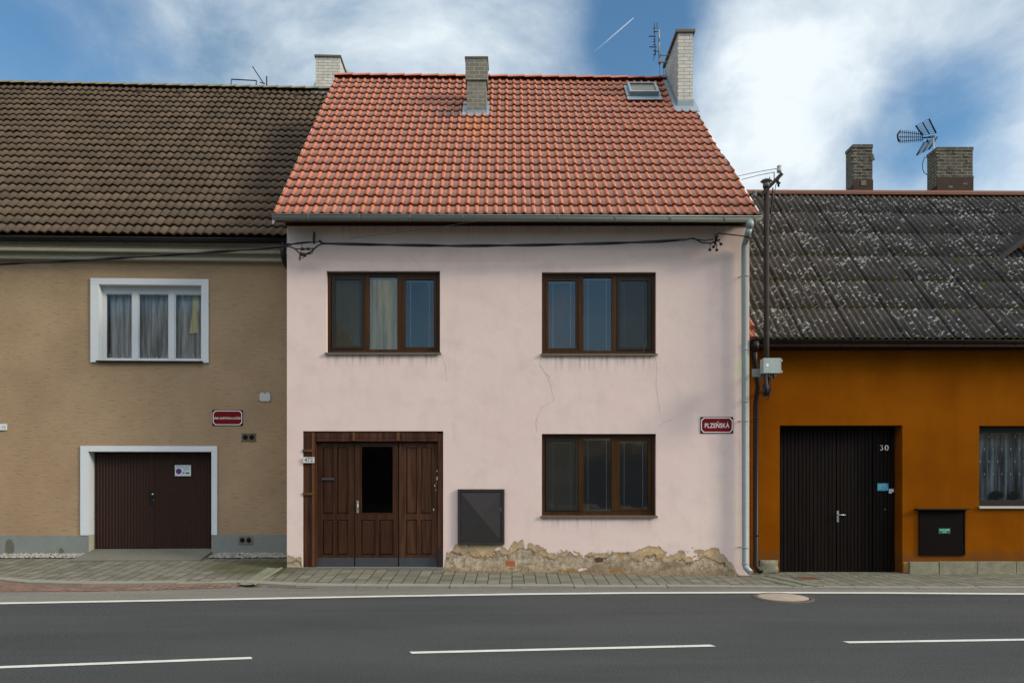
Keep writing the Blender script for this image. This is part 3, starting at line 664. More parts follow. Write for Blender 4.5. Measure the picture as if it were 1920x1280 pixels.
# kerb stones: low concrete slabs, one mesh
mb = MB(); x = -22.0; rk = random.Random(5)
while x < 20:
    L = rk.choice([0.5, 1.0, 1.0]); dz = rk.uniform(-.006, .008); y0 = rk.uniform(-.008, .006)
    a, b = x + .006, x + L - .006
    mb.hexa([(a, fy(a) - .01 + y0, -.02), (a, fy(a) - .01 + y0, fz(a) + .006 + dz), (a, fy(a) + .17, -.02), (a, fy(a) + .17, pave_z(a, fy(a) + .17) + .006 + dz),
             (b, fy(b) - .01 + y0, -.02), (b, fy(b) - .01 + y0, fz(b) + .006 + dz), (b, fy(b) + .17, -.02), (b, fy(b) + .17, pave_z(b, fy(b) + .17) + .006 + dz)])
    x += L
mb.build('kerb', M_KERB, None, 'structure')
# band of pink pavers in the gutter at the left and a strip of older asphalt outside the edge line
band = [G(a, b, .004) for a, b in [(-400, 1111), (0, 1109), (162, 1108.4), (260, 1106.5), (450, 1101), (600, 1099)]]
by = lerp_tab([(-60, band[0].y)] + [(p.x, p.y) for p in band])
xb = [-60, -30] + [-14 + i * .1 for i in range(250)]; xb = [x for x in xb if x < band[-1].x] + [band[-1].x]
sheet('gutter_pavers', xb, lambda x: ((fy(x) + .04, fz(x) - .022), (min(by(x), fy(x) - .05), .009)), M_PINKPAVE, 4)
xo = [-60, -30] + [-14 + i * .1 for i in range(300)] + [30, 60]
sheet('road_edge_strip', xo, lambda x: ((fy(x) + .1, .004), (line_y(x) - .04, .004)), M_ASPH2)
# centre dashes
def dash(px0, py0, px1, py1, w_=0.044, sl=0.03):
    a, b = G(px0, py0, .006), G(px1, py1, .006); d = (b - a).normalized(); nrm = Vector((-d.y, d.x, 0)) * w_
    mb = MB(); k = 12; top = []; bot = []
    for i in range(k + 1):
        p = a + (b - a) * i / k; top.append(mb.pt(p + nrm - d * sl * (1 - 0) * .5)); bot.append(mb.pt(p - nrm + d * sl * .5))
    for i in range(k): mb.face([bot[i], bot[i + 1], top[i + 1], top[i]])
    return mb.build('lane_dash', M_LINE, None, 'structure')
dash(-330, 1262, 472, 1232.4); dash(770, 1222.6, 1337, 1209.2); dash(1586, 1203.2, 2160, 1194.5)
# manhole cover
mc = G(1468, 1120.5, .0)
mh = sub_empty('manhole_cover', (mc.x, mc.y, 0), 'round concrete manhole cover in the road beside the white edge line', 'manhole cover')
MB().lathe((0, 0, 0), [(0.36, 0.0), (0.36, 0.014), (0.35, 0.017), (0.0, 0.017)], 40).build('lid', plain('manhole_concrete', (0.26, 0.22, 0.175), 0.9, 0, 0.5, 6, 0.5, 60), mh)
mb = MB(); prof = [(0.37, 0.0), (0.37, 0.016), (0.43, 0.014), (0.44, 0.0)]
rings = [[mb.pt(r * math.cos(2 * math.pi * i / 40), r * math.sin(2 * math.pi * i / 40), z) for i in range(40)] for r, z in prof]
for a, b in zip(rings, rings[1:]):
    for i in range(40): mb.face([a[i], b[i], b[(i + 1) % 40], a[(i + 1) % 40]], True)
mb.build('rim', plain('manhole_iron', (0.085, 0.07, 0.06), 0.7, 0.3, 0.5, 10), mh)
# rusty lids in the pavement
def lid(px0, px1, py0, py1, label, skew=0.0):
    zc = 0.03; c0, c1 = G((px0 + px1) / 2, py1, .03), G((px0 + px1) / 2, py0, .03)
    cx, cy = (c0.x + c1.x) / 2, (c0.y + c1.y) / 2; hw = (px1 - px0) / 2 * cy / FP; hd = max(.09, (c1.y - c0.y) / 2)
    z = max(pave_z(cx - hw, cy + hd), pave_z(cx + hw, cy + hd), pave_z(cx, cy - hd)) + .004
    e = sub_empty('access_lid', (cx, cy, z), label, 'access lid', 'small rusty lids in the pavement')
    mb = MB(); mb.box(-hw, hw, -hd, hd, -.03, .006); mb.build('plate', M_RUSTPLATE, e)
    mb = MB(); f = .018
    mb.box(-hw - f, hw + f, -hd - f, -hd - .002, -.03, .010); mb.box(-hw - f, hw + f, hd + .002, hd + f, -.03, .010)
    mb.box(-hw - f, -hw - .002, -hd - .002, hd + .002, -.03, .010); mb.box(hw + .002, hw + f, -hd - .002, hd + .002, -.03, .010); mb.build('frame', M_KERB, e)
M_RUSTPLATE = plain('rusty_plate', (0.115, 0.055, 0.032), 0.8, 0.2, 0.7, 16, 0.4, 60)
lid(1496, 1533, 1081, 1087.6, 'rusty metal lid in the pavement in front of the dark wooden gate')
lid(775, 810, 1071.5, 1075, 'rusty metal lid at the doorstep of the brown panelled door')
# concrete rain channels from the downpipes
def channel(a, b, wd, label):
    pa, pb = Vector(a), Vector(b); d = (pb - pa); d.z = 0; L = d.length; d.normalize(); nr = Vector((-d.y, d.x, 0)); mb = MB(); k = 10; cols = []
    for i in range(k + 1):
        p = pa + (pb - pa) * i / k; zz = pave_z(p.x, p.y)
        cols.append([mb.pt(*(p + nr * s_ * wd + Vector((0, 0, zz + h - p.z)))) for s_, h in ((-1, .006), (-.8, .022), (-.5, .008), (0, .005), (.5, .008), (.8, .022), (1, .006))])
    for q, r in zip(cols, cols[1:]):
        for j in range(6): mb.face([q[j], r[j], r[j + 1], q[j + 1]], True)
    o = mb.build('rain_channel', M_CHAN, None); tag(o, label, 'rain channel', 'concrete rain channels across the pavement')
M_CHAN = plain('mossy_channel_concrete', (0.145, 0.15, 0.105), 0.95, 0, 0.9, 4, 0.3, 50, 0.2)
channel((4.34, 12.75, 0), (4.62, 11.75, 0), 0.085, 'mossy concrete channel running from the grey downpipe to the kerb')
channel((4.58, 13.0, 0), (4.95, 11.72, 0), 0.085, 'mossy concrete channel running from the dark brown downpipe to the kerb')
channel((-4.25, 13.05, 0), (-4.30, 11.78, 0), 0.15, 'mossy concrete channel between the tan house and the pink house')

# hillside across the street (seen only in the window glass)
MH, nh, bh = new_mat('wooded_hillside'); oh = nh.obj()
ch = nh.mix(nh.step(nh.noise(oh, 0.35, 6, 0.7), 0.35, 0.65), (0.075, 0.057, 0.027), (0.20, 0.150, 0.075)); zh = nh.sep(oh)[2]; ch = nh.mix(nh.step(nh.math('ADD', zh, nh.math('MULTIPLY', nh.noise(oh, .2, 4), 3.0)), 4.0, 9.0), (0.012, 0.016, 0.020), ch); nh.put(bh.inputs['Base Color'], ch); bh.inputs['Roughness'].default_value = 1
mb = MB(); g = []
for i in range(61):
    row = []
    for j in range(22):
        x = -150 + i * 5.0; y = -22 - j * 5.0; t = j / 21
        z = 20 * (t ** 0.9) * (0.85 + 0.25 * mnoise.noise(Vector((x * .012, 1.3, 0)))) + 1.6 * mnoise.noise(Vector((x * .13, y * .13, 2.0))) * min(1, j / 3)
        row.append(mb.pt(x, y, z * (1 + 1.1 * max(0, min(1, (-18 - x) / 25))) - 0.05))
    g.append(row)
for a, b in zip(g, g[1:]):
    for j in range(21): mb.face([a[j], a[j + 1], b[j + 1], b[j]], True)
mb.build('hill', MH, None, 'structure')

# ================================================================== HOUSES
def L(F, px, py, v=0.0): return F.at(px, py, v)
def gable_side(mb, u, v0, v1, z0, ze, zr, vr, th=0.3, sgn=1, slant=0.0):
    """pentagon side wall at u (thickness towards inside)."""
    a = [(u, v0, z0), (u, v1, z0), (u, v1, ze), (u, vr, zr), (u, v0, ze)]
    a = [(x - slant * (y - v0), y, z) for x, y, z in a]
    b = [(x - sgn * th, y, z) for x, y, z in a]
    mb.poly(a if sgn > 0 else a[::-1]); mb.poly(b[::-1] if sgn > 0 else b)

def half_round_gutter(F, name, pxa, pxb, pya, pyb, v, r, mat, parent, brk, bmat, ppm):
    a, b = F.at(pxa, pya, v), F.at(pxb, pyb, v)      # top front lip
    mb = MB(); n = 10; rows = []
    for p in (a, b):
        c = Vector((p.x, v + r, p.z)); rows.append([mb.pt(p.x, c.y - r * math.cos(math.pi * i / n), c.z - r * 1.08 * math.sin(math.pi * i / n)) for i in range(n + 1)])
        rows.append([mb.pt(p.x, c.y - (r - .006) * math.cos(math.pi * i / n), c.z - (r - .006) * 1.08 * math.sin(math.pi * i / n)) for i in range(n + 1)])
    o1, i1, o2, i2 = rows
    for i in range(n):
        mb.face([o1[i], o1[i + 1], o2[i + 1], o2[i]], True); mb.face([i1[i], i2[i], i2[i + 1], i1[i + 1]], True)
    mb.face(o1[::-1]); mb.face(o2)
    mb.tube([(a.x, v - .004, a.z), (b.x, v - .004, b.z)], .009, 8)
    g = mb.build(name, mat, parent)
    for px in brk:
        p = F.at(px, pya + (pyb - pya) * (px - pxa) / (pxb - pxa), v); m = MB(); k = 10
        for i in range(k):
            t0, t1 = math.pi * i / k, math.pi * (i + 1) / k; ro, ri = r + .007, r + .001
            q = [(p.x + s * .012, v + r - rr * math.cos(t), p.z - rr * 1.08 * math.sin(t)) for s in (-1, 1) for rr, t in ((ri, t0), (ri, t1), (ro, t0), (ro, t1))]
            m.hexa(q)
        m.build('gutter_bracket', bmat, g)
    return g
def downpipe(name, pts, r, mat, parent, clips, cmat, rings=()):
    o = MB().tube(pts, r, 14).build(name, mat, parent)
    for c in clips:
        m = MB(); m.tube([(c[0], c[1], c[2] - .014), (c[0], c[1], c[2] + .014)], r + .006, 14); m.tube([(c[0] - r, c[1] + .01, c[2]), (c[0] - r - .035, c[1] + .05, c[2])], .008, 6)
        m.build('pipe_clip', cmat, o)
    return o

def wire_tube(pts, r, n=6): return MB().tube(pts, r, n)

def ridge_tiles(F, a, b, L_, r, mat, parent, name='ridge_tile'):
    """half round caps from a to b, each lapping the next; one mesh"""
    d = b - a; n = max(1, round(d.length / L_)); mb = MB()
    for i in range(n):
        p, q = a + d * (i / n), a + d * ((i + 1.10) / n); k = 8
        for (c, rr, e) in ((p, r, 0), ):
            ra = [mb.pt(p.x, p.y - r * math.cos(math.pi * j / k), p.z + .010 + r * 0.62 * math.sin(math.pi * j / k) - .03) for j in range(k + 1)]
            rb = [mb.pt(q.x, q.y - r * 1.12 * math.cos(math.pi * j / k), q.z + .024 + r * 0.74 * math.sin(math.pi * j / k) - .03) for j in range(k + 1)]
            rc = [mb.pt(q.x, q.y - r * 1.00 * math.cos(math.pi * j / k), q.z + .008 + r * 0.62 * math.sin(math.pi * j / k) - .03) for j in range(k + 1)]
            for j in range(k):
                mb.face([ra[j], rb[j], rb[j + 1], ra[j + 1]], True); mb.face([rb[j], rc[j], rc[j + 1], rb[j + 1]])
            mb.face(ra[::-1])
    return mb.build(name, mat, parent)

def chimney(F, parent, x0, x1, v0, depth, zb, ztop, mat, capmat=None, cap=(0.04, 0.05), flash=None, fl=(0.05, 0.16, 0.25), tan=1.0, name='chimney', wide=None):
    mb = MB(); mb.box(x0, x1, v0, v0 + depth, zb - 0.3, ztop); 
    if wide: mb.box(x0 - wide[0], x1 + wide[0], v0 - wide[0], v0 + depth + wide[0], ztop - wide[1], ztop - .001)
    c = mb.build(name, mat, parent)
    if capmat:
        w_ = (wide[0] if wide else 0) + cap[0]
        m = MB(); m.box(x0 - w_, x1 + w_, v0 - w_, v0 + depth + w_, ztop + .001, ztop + cap[1]); m.build('cap', capmat, c)
    if flash:
        m = MB(); t, h, ex = fl; z0 = zb
        m.box(x0 - .012, x1 + .012, v0 - .014, v0 - .002, z0 - .02, z0 + h)                       # apron upstand
        sl = math.atan(tan)
        def rp(u, dv, up): return (u, v0 + dv, z0 + tan * dv + up)
        m.hexa([rp(x0 - .10, -ex, .015), rp(x0 - .10, -ex, .045), rp(x0 - .10, -.016, .015), rp(x0 - .10, -.016, .06), rp(x1 + .10, -ex, .015), rp(x1 + .10, -ex, .045), rp(x1 + .10, -.016, .015), rp(x1 + .10, -.016, .06)])
        for s_, xx in ((-1, x0), (1, x1)):
            a, b = xx + s_ * .002, xx + s_ * .014; a, b = min(a, b), max(a, b); dd = depth if s_ < 0 or depth < 1.2 else .30
            m.hexa([rp(a, -.002, -.02), rp(a, -.002, h), rp(a, dd, -.02), rp(a, dd, h), rp(b, -.002, -.02), rp(b, -.002, h), rp(b, dd, -.02), rp(b, dd, h)])
            a, b = xx + s_ * .016, xx + s_ * .10; a, b = min(a, b), max(a, b)
            m.hexa([rp(a, -.014, .02), rp(a, -.014, .058), rp(a, dd, .02), rp(a, dd, .058), rp(b, -.014, .02), rp(b, -.014, .05), rp(b, dd, .02), rp(b, dd, .05)])
        m.build('flashing', flash, c)
    return c

def interior(F, h, v, depth, mat, parent, name='room'):
    a, b, c, d = h; p = .25; m = MB()
    a -= p; b += p; c -= p; d += p
    m.quad((a, v + depth, c), (b, v + depth, c), (b, v + depth, d), (a, v + depth, d))
    m.quad((a, v, c), (a, v + depth, c), (a, v + depth, d), (a, v, d)); m.quad((b, v, c), (b, v, d), (b, v + depth, d), (b, v + depth, c))
    m.quad((a, v, d), (a, v + depth, d), (b, v + depth, d), (b, v, d)); m.quad((a, v, c), (b, v, c), (b, v + depth, c), (a, v + depth, c))
    return m.build(name, mat, parent)

# ------------------------------------------------------------------ PINK HOUSE
pink = PK.empty('terraced_house', 'two storey pink plaster house with red tiled roof and crumbling plaster at its foot', 'house', 'terraced houses along the street')
UL, UR = PK.at(538, 800).x, PK.at(1405, 800).x
Z0 = -0.05; ZW = PK.at(960, 417).z
hw1, hw2, hw3 = PK.rect(612, 825, 508, 662), PK.rect(1016, 1230, 510, 664), PK.rect(1016, 1230, 813, 967)
hd = PK.rect(568, 831, 808, 1068)
hd = (hd[0], hd[1], 0.0, hd[3])
vr = pk_ridge.y
mb = MB(); wall_panel(mb, UL, UR, Z0, ZW, [hw1, hw2, hw3, hd], 0, 0.34)
zr_w = PK_Z0 + PK_T * (vr - PK_V0) - 0.16; ze_w = ZW
gable_side(mb, UL, .341, 2 * vr, Z0, ze_w, zr_w, vr, .3, -1); SLANT = (PK.at(1426, 403, PK_V0).x - PK.plane(1268, 152, PK_V0, PK_Z0, PK_T).x) / (vr - PK_V0)
gable_side(mb, UR, .341, 2 * vr, Z0, ze_w, zr_w, vr, .3, 1, SLANT)
UB = UR - SLANT * (2 * vr - .341)
mb.quad((UL, 2 * vr, Z0), (UL, 2 * vr, ze_w), (UB, 2 * vr, ze_w), (UB, 2 * vr, Z0))
pwall = mb.build('wall', M_PINK, pink)
# fine cracks in the plaster
def crack(px, w_=.0035):
    pts = [PK.at(a, b) for a, b in px]; fine = []
    rr = random.Random(int(px[0][0]))
    for p, q in zip(pts, pts[1:]):
        k = max(2, int((q - p).length / .035))
        for i in range(k): fine.append(p + (q - p) * i / k + Vector((rr.uniform(-1, 1) * .008, 0, rr.uniform(-1, 1) * .008)))
    fine.append(pts[-1]); mb = MB(); prev = None
    for i, p in enumerate(fine):
        d = (fine[min(i + 1, len(fine) - 1)] - fine[max(i - 1, 0)]).normalized(); nn = Vector((-d.z, 0, d.x)) * w_ * rr.uniform(.2, .8)
        cur = [mb.pt(p.x - nn.x, -.0015, p.z - nn.z), mb.pt(p.x + nn.x, -.0015, p.z + nn.z)]
        if prev: mb.face([prev[0], prev[1], cur[1], cur[0]])
        prev = cur
    mb.build('plaster_crack', M_CRACK, pwall)
crack([(1014, 668), (1012, 684), (1022, 700), (1030, 712), (1033, 728), (1038, 742), (1036, 752)], .0042)
crack([(1022, 700), (1031, 706), (1026, 716)], .005)
crack([(1036, 752), (1018, 762), (1008, 780), (1004, 798), (1008, 812)], .004)
crack([(1228, 668), (1232, 690), (1230, 718), (1234, 752), (1238, 772)], .004)
crack([(828, 664), (836, 690), (838, 716)], .003)
crack([(850, 790), (852, 830)], .003); crack([(1205, 660), (1212, 640)], .003)
crack([(1235, 800), (1246, 790), (1262, 786)], .003); crack([(910, 925), (930, 921), (950, 926)], .003); crack([(770, 480), (790, 500)], .003)

# windows
def pink_window(h, screens, blinds_col, label_mid=None):
    a, b, c, d = h; v = .085; Wd, Hd = b - a, d - c
    fr = MB(); X = lambda t: a + Wd * t; Zt = lambda t: d - Hd * t
    f = .058
    zb, zt = c + .012, d - .012
    fr.box(a + .004, b - .004, v, v + .07, zt - f, zt); fr.box(a + .004, b - .004, v, v + .07, zb, zb + f + .012)
    fr.box(a + .004, a + .004 + f, v, v + .07, zb + f + .013, zt - f - .001); fr.box(b - .004 - f, b - .004, v, v + .07, zb + f + .013, zt - f - .001)
    for t0, t1 in ((.325, .368), (.617, .662)): fr.box(X(t0), X(t1), v - .004, v + .07, zb + f + .013, zt - f - .001)
    for t in (.09, .25, .435, .55, .72, .88): fr.box(X(t) - .018, X(t) + .018, v - .0025, v + .002, zb + .018, zb + .027, 1)
    w_ = fr.build('window', [M_FRAME, M_BLACKMETAL], pink)
    panes = [(.0335, .325, 1), (.368, .617, 0), (.662, .9665, 1)]
    for i, (t0, t1, sash) in enumerate(panes):
        x0, x1 = X(t0) + .002, X(t1) - .002; z0, z1 = zb + f + .016, zt - f - .004
        if sash:
            s = MB(); q = .052
            s.box(x0, x1, v + .008, v + .06, z1 - q, z1); s.box(x0, x1, v + .008, v + .06, z0, z0 + q * .8)
            s.box(x0, x0 + q, v + .008, v + .06, z0 + q * .8 + .001, z1 - q - .001); s.box(x1 - q, x1, v + .008, v + .06, z0 + q * .8 + .001, z1 - q - .001)
            s.build('sash', M_FRAME, w_); x0 += q + .002; x1 -= q + .002; z1 -= q + .002; z0 += q * .8 + .002
        p = MB(); tl = random.Random(i + int(a * 10)).uniform(-.004, .004)
        p.quad((x0, v + .036 + tl, z0), (x1, v + .036 - tl, z0), (x1, v + .038 - tl, z1), (x0, v + .038 + tl, z1)); p.build('pane', M_GLASS, w_)
        r = MB(); r.box(x0 + .003, x1 - .003, v + .075, v + .095, z1 - .028, z1 - .004); r.build('blind_rail', M_RAIL, w_); r = MB(); r.box(x0 + .003, x1 - .003, v + .075, v + .088, z0 + .003, z0 + .011); r.build('blind_rail', M_RAIL, w_)
        for t in (.17, .83):
            xx = x0 + (x1 - x0) * t; k = MB(); k.box(xx - .0035, xx + .0035, v + .060, v + .065, z0 + .006, z1 - .026); k.build('blind_cord', M_CORD, w_)
        if screens[i]:
            xx0, xx1, zz0, zz1 = X(t0) + .012, X(t1) - .012, zb + f + .02, zt - f - .010; q = .045
            s = MB(); s.box(xx0, xx1, v - .012, v + .004, zz1 - q, zz1); s.box(xx0, xx1, v - .012, v + .004, zz0, zz0 + q)
            s.box(xx0, xx0 + q, v - .012, v + .004, zz0 + q + .001, zz1 - q - .001); s.box(xx1 - q, xx1, v - .012, v + .004, zz0 + q + .001, zz1 - q - .001)
            s.build('fly_screen_frame', M_DARKFR, w_)
            n = MB(); n.quad((xx0 + q, v - .006, zz0 + q), (xx1 - q, v - .006, zz0 + q), (xx1 - q, v - .006, zz1 - q), (xx0 + q, v - .006, zz1 - q)); n.build('fly_screen', M_SCREENP, w_)
        if blinds_col[i]:
            k = MB(); nx = 40; cols = []
            for j in range(nx + 1):
                u = x0 + (x1 - x0) * j / nx; vv = v + .085 + (.010 * math.sin(j * .9) + .006 * math.sin(j * 2.3) if blinds_col[i] is M_GOLD else 0)
                cols.append((k.pt(u, vv, z0 + .01), k.pt(u, vv, z1 - .03)))
            for q, r_ in zip(cols, cols[1:]): k.face([q[0], r_[0], r_[1], q[1]], True)
            k.build('curtain' if blinds_col[i] is M_GOLD else 'blind', blinds_col[i], w_)
    s = MB(); s.hexa([(a - .02, -.035, c - .012), (a - .02, -.035, c + .006), (a - .02, v - .001, c + .0), (a - .02, v - .001, c + .011),
                      (b + .02, -.035, c - .012), (b + .02, -.035, c + .006), (b + .02, v - .001, c + .0), (b + .02, v - .001, c + .011)])
    s.box(a - .022, b + .022, -.040, -.035, c - .032, c + .007)
    s.build('sill', M_SILL, w_)
    interior(PK, h, .35, 1.5, M_ROOM, w_, 'room')
    return w_
pink_window(hw1, (1, 0, 0), (M_OLIVEBL, M_GOLD, None))
pink_window(hw2, (0, 0, 1), (None, None, None))
pink_window(hw3, (1, 0, 0), (None, None, None))

# door with its frame
def boxpx(mb, F, x0, x1, y0, y1, v0, v1, mi=0):
    a = F.at(x0, y1, v0); b = F.at(x1, y0, v0); mb.box(a.x, b.x, v0, v1, a.z, b.z, mi)
dfr = MB()
boxpx(dfr, PK, 569, 592.5, 809, 1064, .015, .16); boxpx(dfr, PK, 821, 830.5, 812, 1064, .015, .16)
boxpx(dfr, PK, 593, 820.5, 809, 821, .02, .16); boxpx(dfr, PK, 593, 820.5, 821.5, 827, .012, .16)
dframe = dfr.build('door_frame', M_DOORFR, pink)
for q_ in ((585, 589, 810, 1062, -.012, .014), (567, 588, 842, 846.5, -.018, -.0125), (567, 589, 923, 927.5, -.018, -.0125), (661, 665.5, 810, 826, -.006, .011), (744, 749, 810, 826, -.006, .011)):
    bt = MB(); boxpx(bt, PK, *q_); bt.build('batten', M_BATTEN, dframe)
jb = MB(); boxpx(jb, PK, 820.5, 832, 1028, 1069, .004, .14); jb.build('post_foot', M_RUSTPOLE, dframe)
def leaf(x0, x1, panels, mat, name='door_leaf', glass=None, y0=829, y1=1062):
    v = .085; a = PK.at(x0, y1, v); b = PK.at(x1, y0, v); mb = MB()
    # panels: list of pixel boxes; stiles and rails fill the rest
    hs = [(PK.at(p[0], p[3], v).x, PK.at(p[1], p[3], v).x, PK.at(p[0], p[3], v).z, PK.at(p[0], p[2], v).z) for p in panels]
    wall_panel(mb, a.x, b.x, a.z, b.z, hs, v, .045)
    lf = mb.build(name, mat, pink)
    for h, p in zip(hs, panels):
        if glass and p is panels[glass - 1]:
            m = MB(); m.quad((h[0], v + .022, h[2]), (h[1], v + .022, h[2]), (h[1], v + .022, h[3]), (h[0], v + .022, h[3])); m.build('pane', M_GLASSD, lf)
            m = MB(); q = .010; m.box(h[0] + .001, h[1] - .001, v - .006, v + .015, h[2] + .001, h[2] + q); m.box(h[0] + .001, h[0] + q, v - .006, v + .015, h[2] + q + .001, h[3] - .001)
            m.box(h[1] - q, h[1] - .001, v - .006, v + .015, h[2] + q + .001, h[3] - .001); m.build('glazing_bead', M_DOORFR, lf); continue
        m = MB(); e = .028; a0, a1, c0, c1 = h
        m.quad((a0, v + .024, c0), (a0 + e, v + .012, c0 + e), (a0 + e, v + .012, c1 - e), (a0, v + .024, c1)); m.quad((a1, v + .024, c0), (a1, v + .024, c1), (a1 - e, v + .012, c1 - e), (a1 - e, v + .012, c0 + e))
        m.quad((a0, v + .024, c1), (a0 + e, v + .012, c1 - e), (a1 - e, v + .012, c1 - e), (a1, v + .024, c1)); m.quad((a0, v + .024, c0), (a1, v + .024, c0), (a1 - e, v + .012, c0 + e), (a0 + e, v + .012, c0 + e))
        m.quad((a0 + e, v + .012, c0 + e), (a1 - e, v + .012, c0 + e), (a1 - e, v + .012, c1 - e), (a0 + e, v + .012, c1 - e)); m.build('panel', mat, lf)
    k = MB(); k.box(a.x + .004, b.x - .004, v - .010, v - .0015, a.z + .004, PK.at(x0, 1045, v).z); k.build('kick_board', M_KICK, lf)
    return lf
l1 = leaf(593.5, 664.5, [(605, 625, 838, 963), (632, 653, 838, 963), (605, 625, 974, 1040), (632, 653, 974, 1040)], M_DOOR)
m = MB(); boxpx(m, PK, 603, 626, 895.5, 899.5, .070, .0845); m.build('letter_flap', M_KICK, l1)
l2 = leaf(666, 746.5, [(677, 737.5, 837, 962), (677, 704, 974, 1040), (711, 737.5, 974, 1040)], M_DOOR, glass=1)
l3 = leaf(748, 820.3, [(761, 782, 838, 963), (789, 810, 838, 963), (761, 782, 974, 1040), (789, 810, 974, 1040)], M_DOORWORN)
hl = MB(); boxpx(hl, PK, 668.5, 672.5, 938, 961, .070, .0835); p = PK.at(670.5, 946, .07); hl.tube([(p.x, .07, p.z), (p.x, .03, p.z), (p.x + .01, .022, p.z - .0), (p.x + .012, .022, p.z - .09)], .010, 8)
hl.build('handle', M_CHROME, l2)
# flaking pale paint on the right jamb
rk = random.Random(2)
for (px, py, w_, h_) in [(819.5, 883, 1.3, 3), (819.3, 896, 2.4, 6), (815.5, 910, 1.6, 3), (817, 918, 1, 3), (813, 955, 1.5, 3.5), (818, 905, 1, 2)]:
    a = PK.at(px, py, .083); pts = []
    for i in range(7): t = i / 7 * 2 * math.pi; pts.append((a.x + math.cos(t) * w_ / 105 * .5 * rk.uniform(.6, 1.2), .0832, a.z + math.sin(t) * h_ / 105 * .7 * rk.uniform(.7, 1.2)))
    fk = MB(); fk.poly(pts[::-1]); fk.build('flaked_paint', M_SIGNWHITE, l3)
interior(PK, hd, .345, 1.2, M_DARKROOM, pink, 'hallway')
st = MB(); a = PK.at(592, 1062, .0); st.box(PK.at(568, 1062).x, PK.at(832, 1062).x, -.09, .34, -.04, a.z - .008); st.build('doorstep', M_CONC, pink)

# roof covering
sH = PK_S + .01
UEL, UER = PK.at(512, 403, PK_V0).x, PK.at(1426, 403, PK_V0).x
ur_r = PK.plane(1268, 152, PK_V0, PK_Z0, PK_T).x; ul_r = PK.plane(631, 147, PK_V0, PK_Z0, PK_T).x
uL = lambda s: UEL + (ul_r - UEL) * s / PK_S; uR = lambda s: UER + (ur_r - UER) * s / PK_S
def prof_red(ph, odd, c):
    # rib then shallow trough
    if ph < .50: h = .031 * math.sin(math.pi * ph / .50) ** 0.7
    else: h = .002 * math.sin(math.pi * (ph - .5) / .5)
    if odd and .40 < ph < .50: h -= .006
    return h
def pk_tilt(u, s): return -0.010 * (u) * (s / PK_S)
RV = PK_V0 - .015
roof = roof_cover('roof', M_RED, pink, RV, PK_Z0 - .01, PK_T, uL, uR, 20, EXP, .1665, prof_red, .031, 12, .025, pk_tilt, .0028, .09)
def slab(F, name, parent, mat, v0, z0, tan, vr, uLs, uRs, drop=.05, th=.10, back=True):
    m = MB(); zr = z0 + tan * (vr - v0)
    (a0, a1), (b0, b1) = uLs, uRs
    m.hexa([(a0, v0, z0 - drop - th), (a0, v0, z0 - drop), (a1, vr, zr - drop - th), (a1, vr, zr - drop), (b0, v0, z0 - drop - th), (b0, v0, z0 - drop), (b1, vr, zr - drop - th), (b1, vr, zr - drop)])
    if back:
        vb = 2 * vr - v0
        m.hexa([(a1, vr + .001, zr - drop - th), (a1, vr + .001, zr - drop + .03), (a0, vb, z0 - drop - th), (a0, vb, z0 - drop + .03), (b1, vr + .001, zr - drop - th), (b1, vr + .001, zr - drop + .03), (b0, vb, z0 - drop - th), (b0, vb, z0 - drop + .03)])
    return m.build(name, mat, parent)
slab(PK, 'roof_deck', roof, M_SOFFIT, PK_V0 + .03, PK_Z0 + .03 * PK_T, PK_T, vr, (UEL + .03, ul_r + .03), (UER - .03, ur_r - .03))
M_VERGE = plain('verge_metal', (0.62, 0.63, 0.62), 0.5, 0.2)
for (e, r_, sg) in ((UEL, ul_r, -1), (UER, ur_r, 1)):
    m = MB()
    zr = PK_Z0 + PK_T * (vr - PK_V0) + (pk_tilt(r_, PK_S))
    x0, x1 = (-.006, .018) if sg < 0 else (-.018, .006)
    m.hexa([(e + x0, PK_V0 - .02, PK_Z0 - .16), (e + x0, PK_V0 - .02, PK_Z0 + .012), (r_ + x0, vr, zr - .16), (r_ + x0, vr, zr + .03), (e + x1, PK_V0 - .02, PK_Z0 - .16), (e + x1, PK_V0 - .02, PK_Z0 + .012), (r_ + x1, vr, zr - .16), (r_ + x1, vr, zr + .03)])
    m.build('verge_trim', M_VERGE, roof)
zr = PK_Z0 + PK_T * (vr - PK_V0)
ridge_tiles(PK, Vector((ul_r - .02, vr, zr + pk_tilt(ul_r, PK_S) + .03)), Vector((ur_r + .02, vr, zr + pk_tilt(ur_r, PK_S) + .03)), .40, .12, M_RIDGERED, roof)
m = MB(); zt = PK.at(960, 424).z; m.box(UL - .02, UR + .0, -.022, -.002, zt, ZW + .02); m.box(UL - .02, UR, PK_V0 + .06, -.003, ZW + .021, ZW + .04); m.build('soffit_board', M_SOFFIT, pink)
gut = half_round_gutter(PK, 'gutter', 509, 1429, 401.5, 405.5, -.52, .072, M_ZINC, pink, [578, 673, 769, 868, 951, 1048, 1154, 1257, 1359, 1416], M_ZINC, 105)
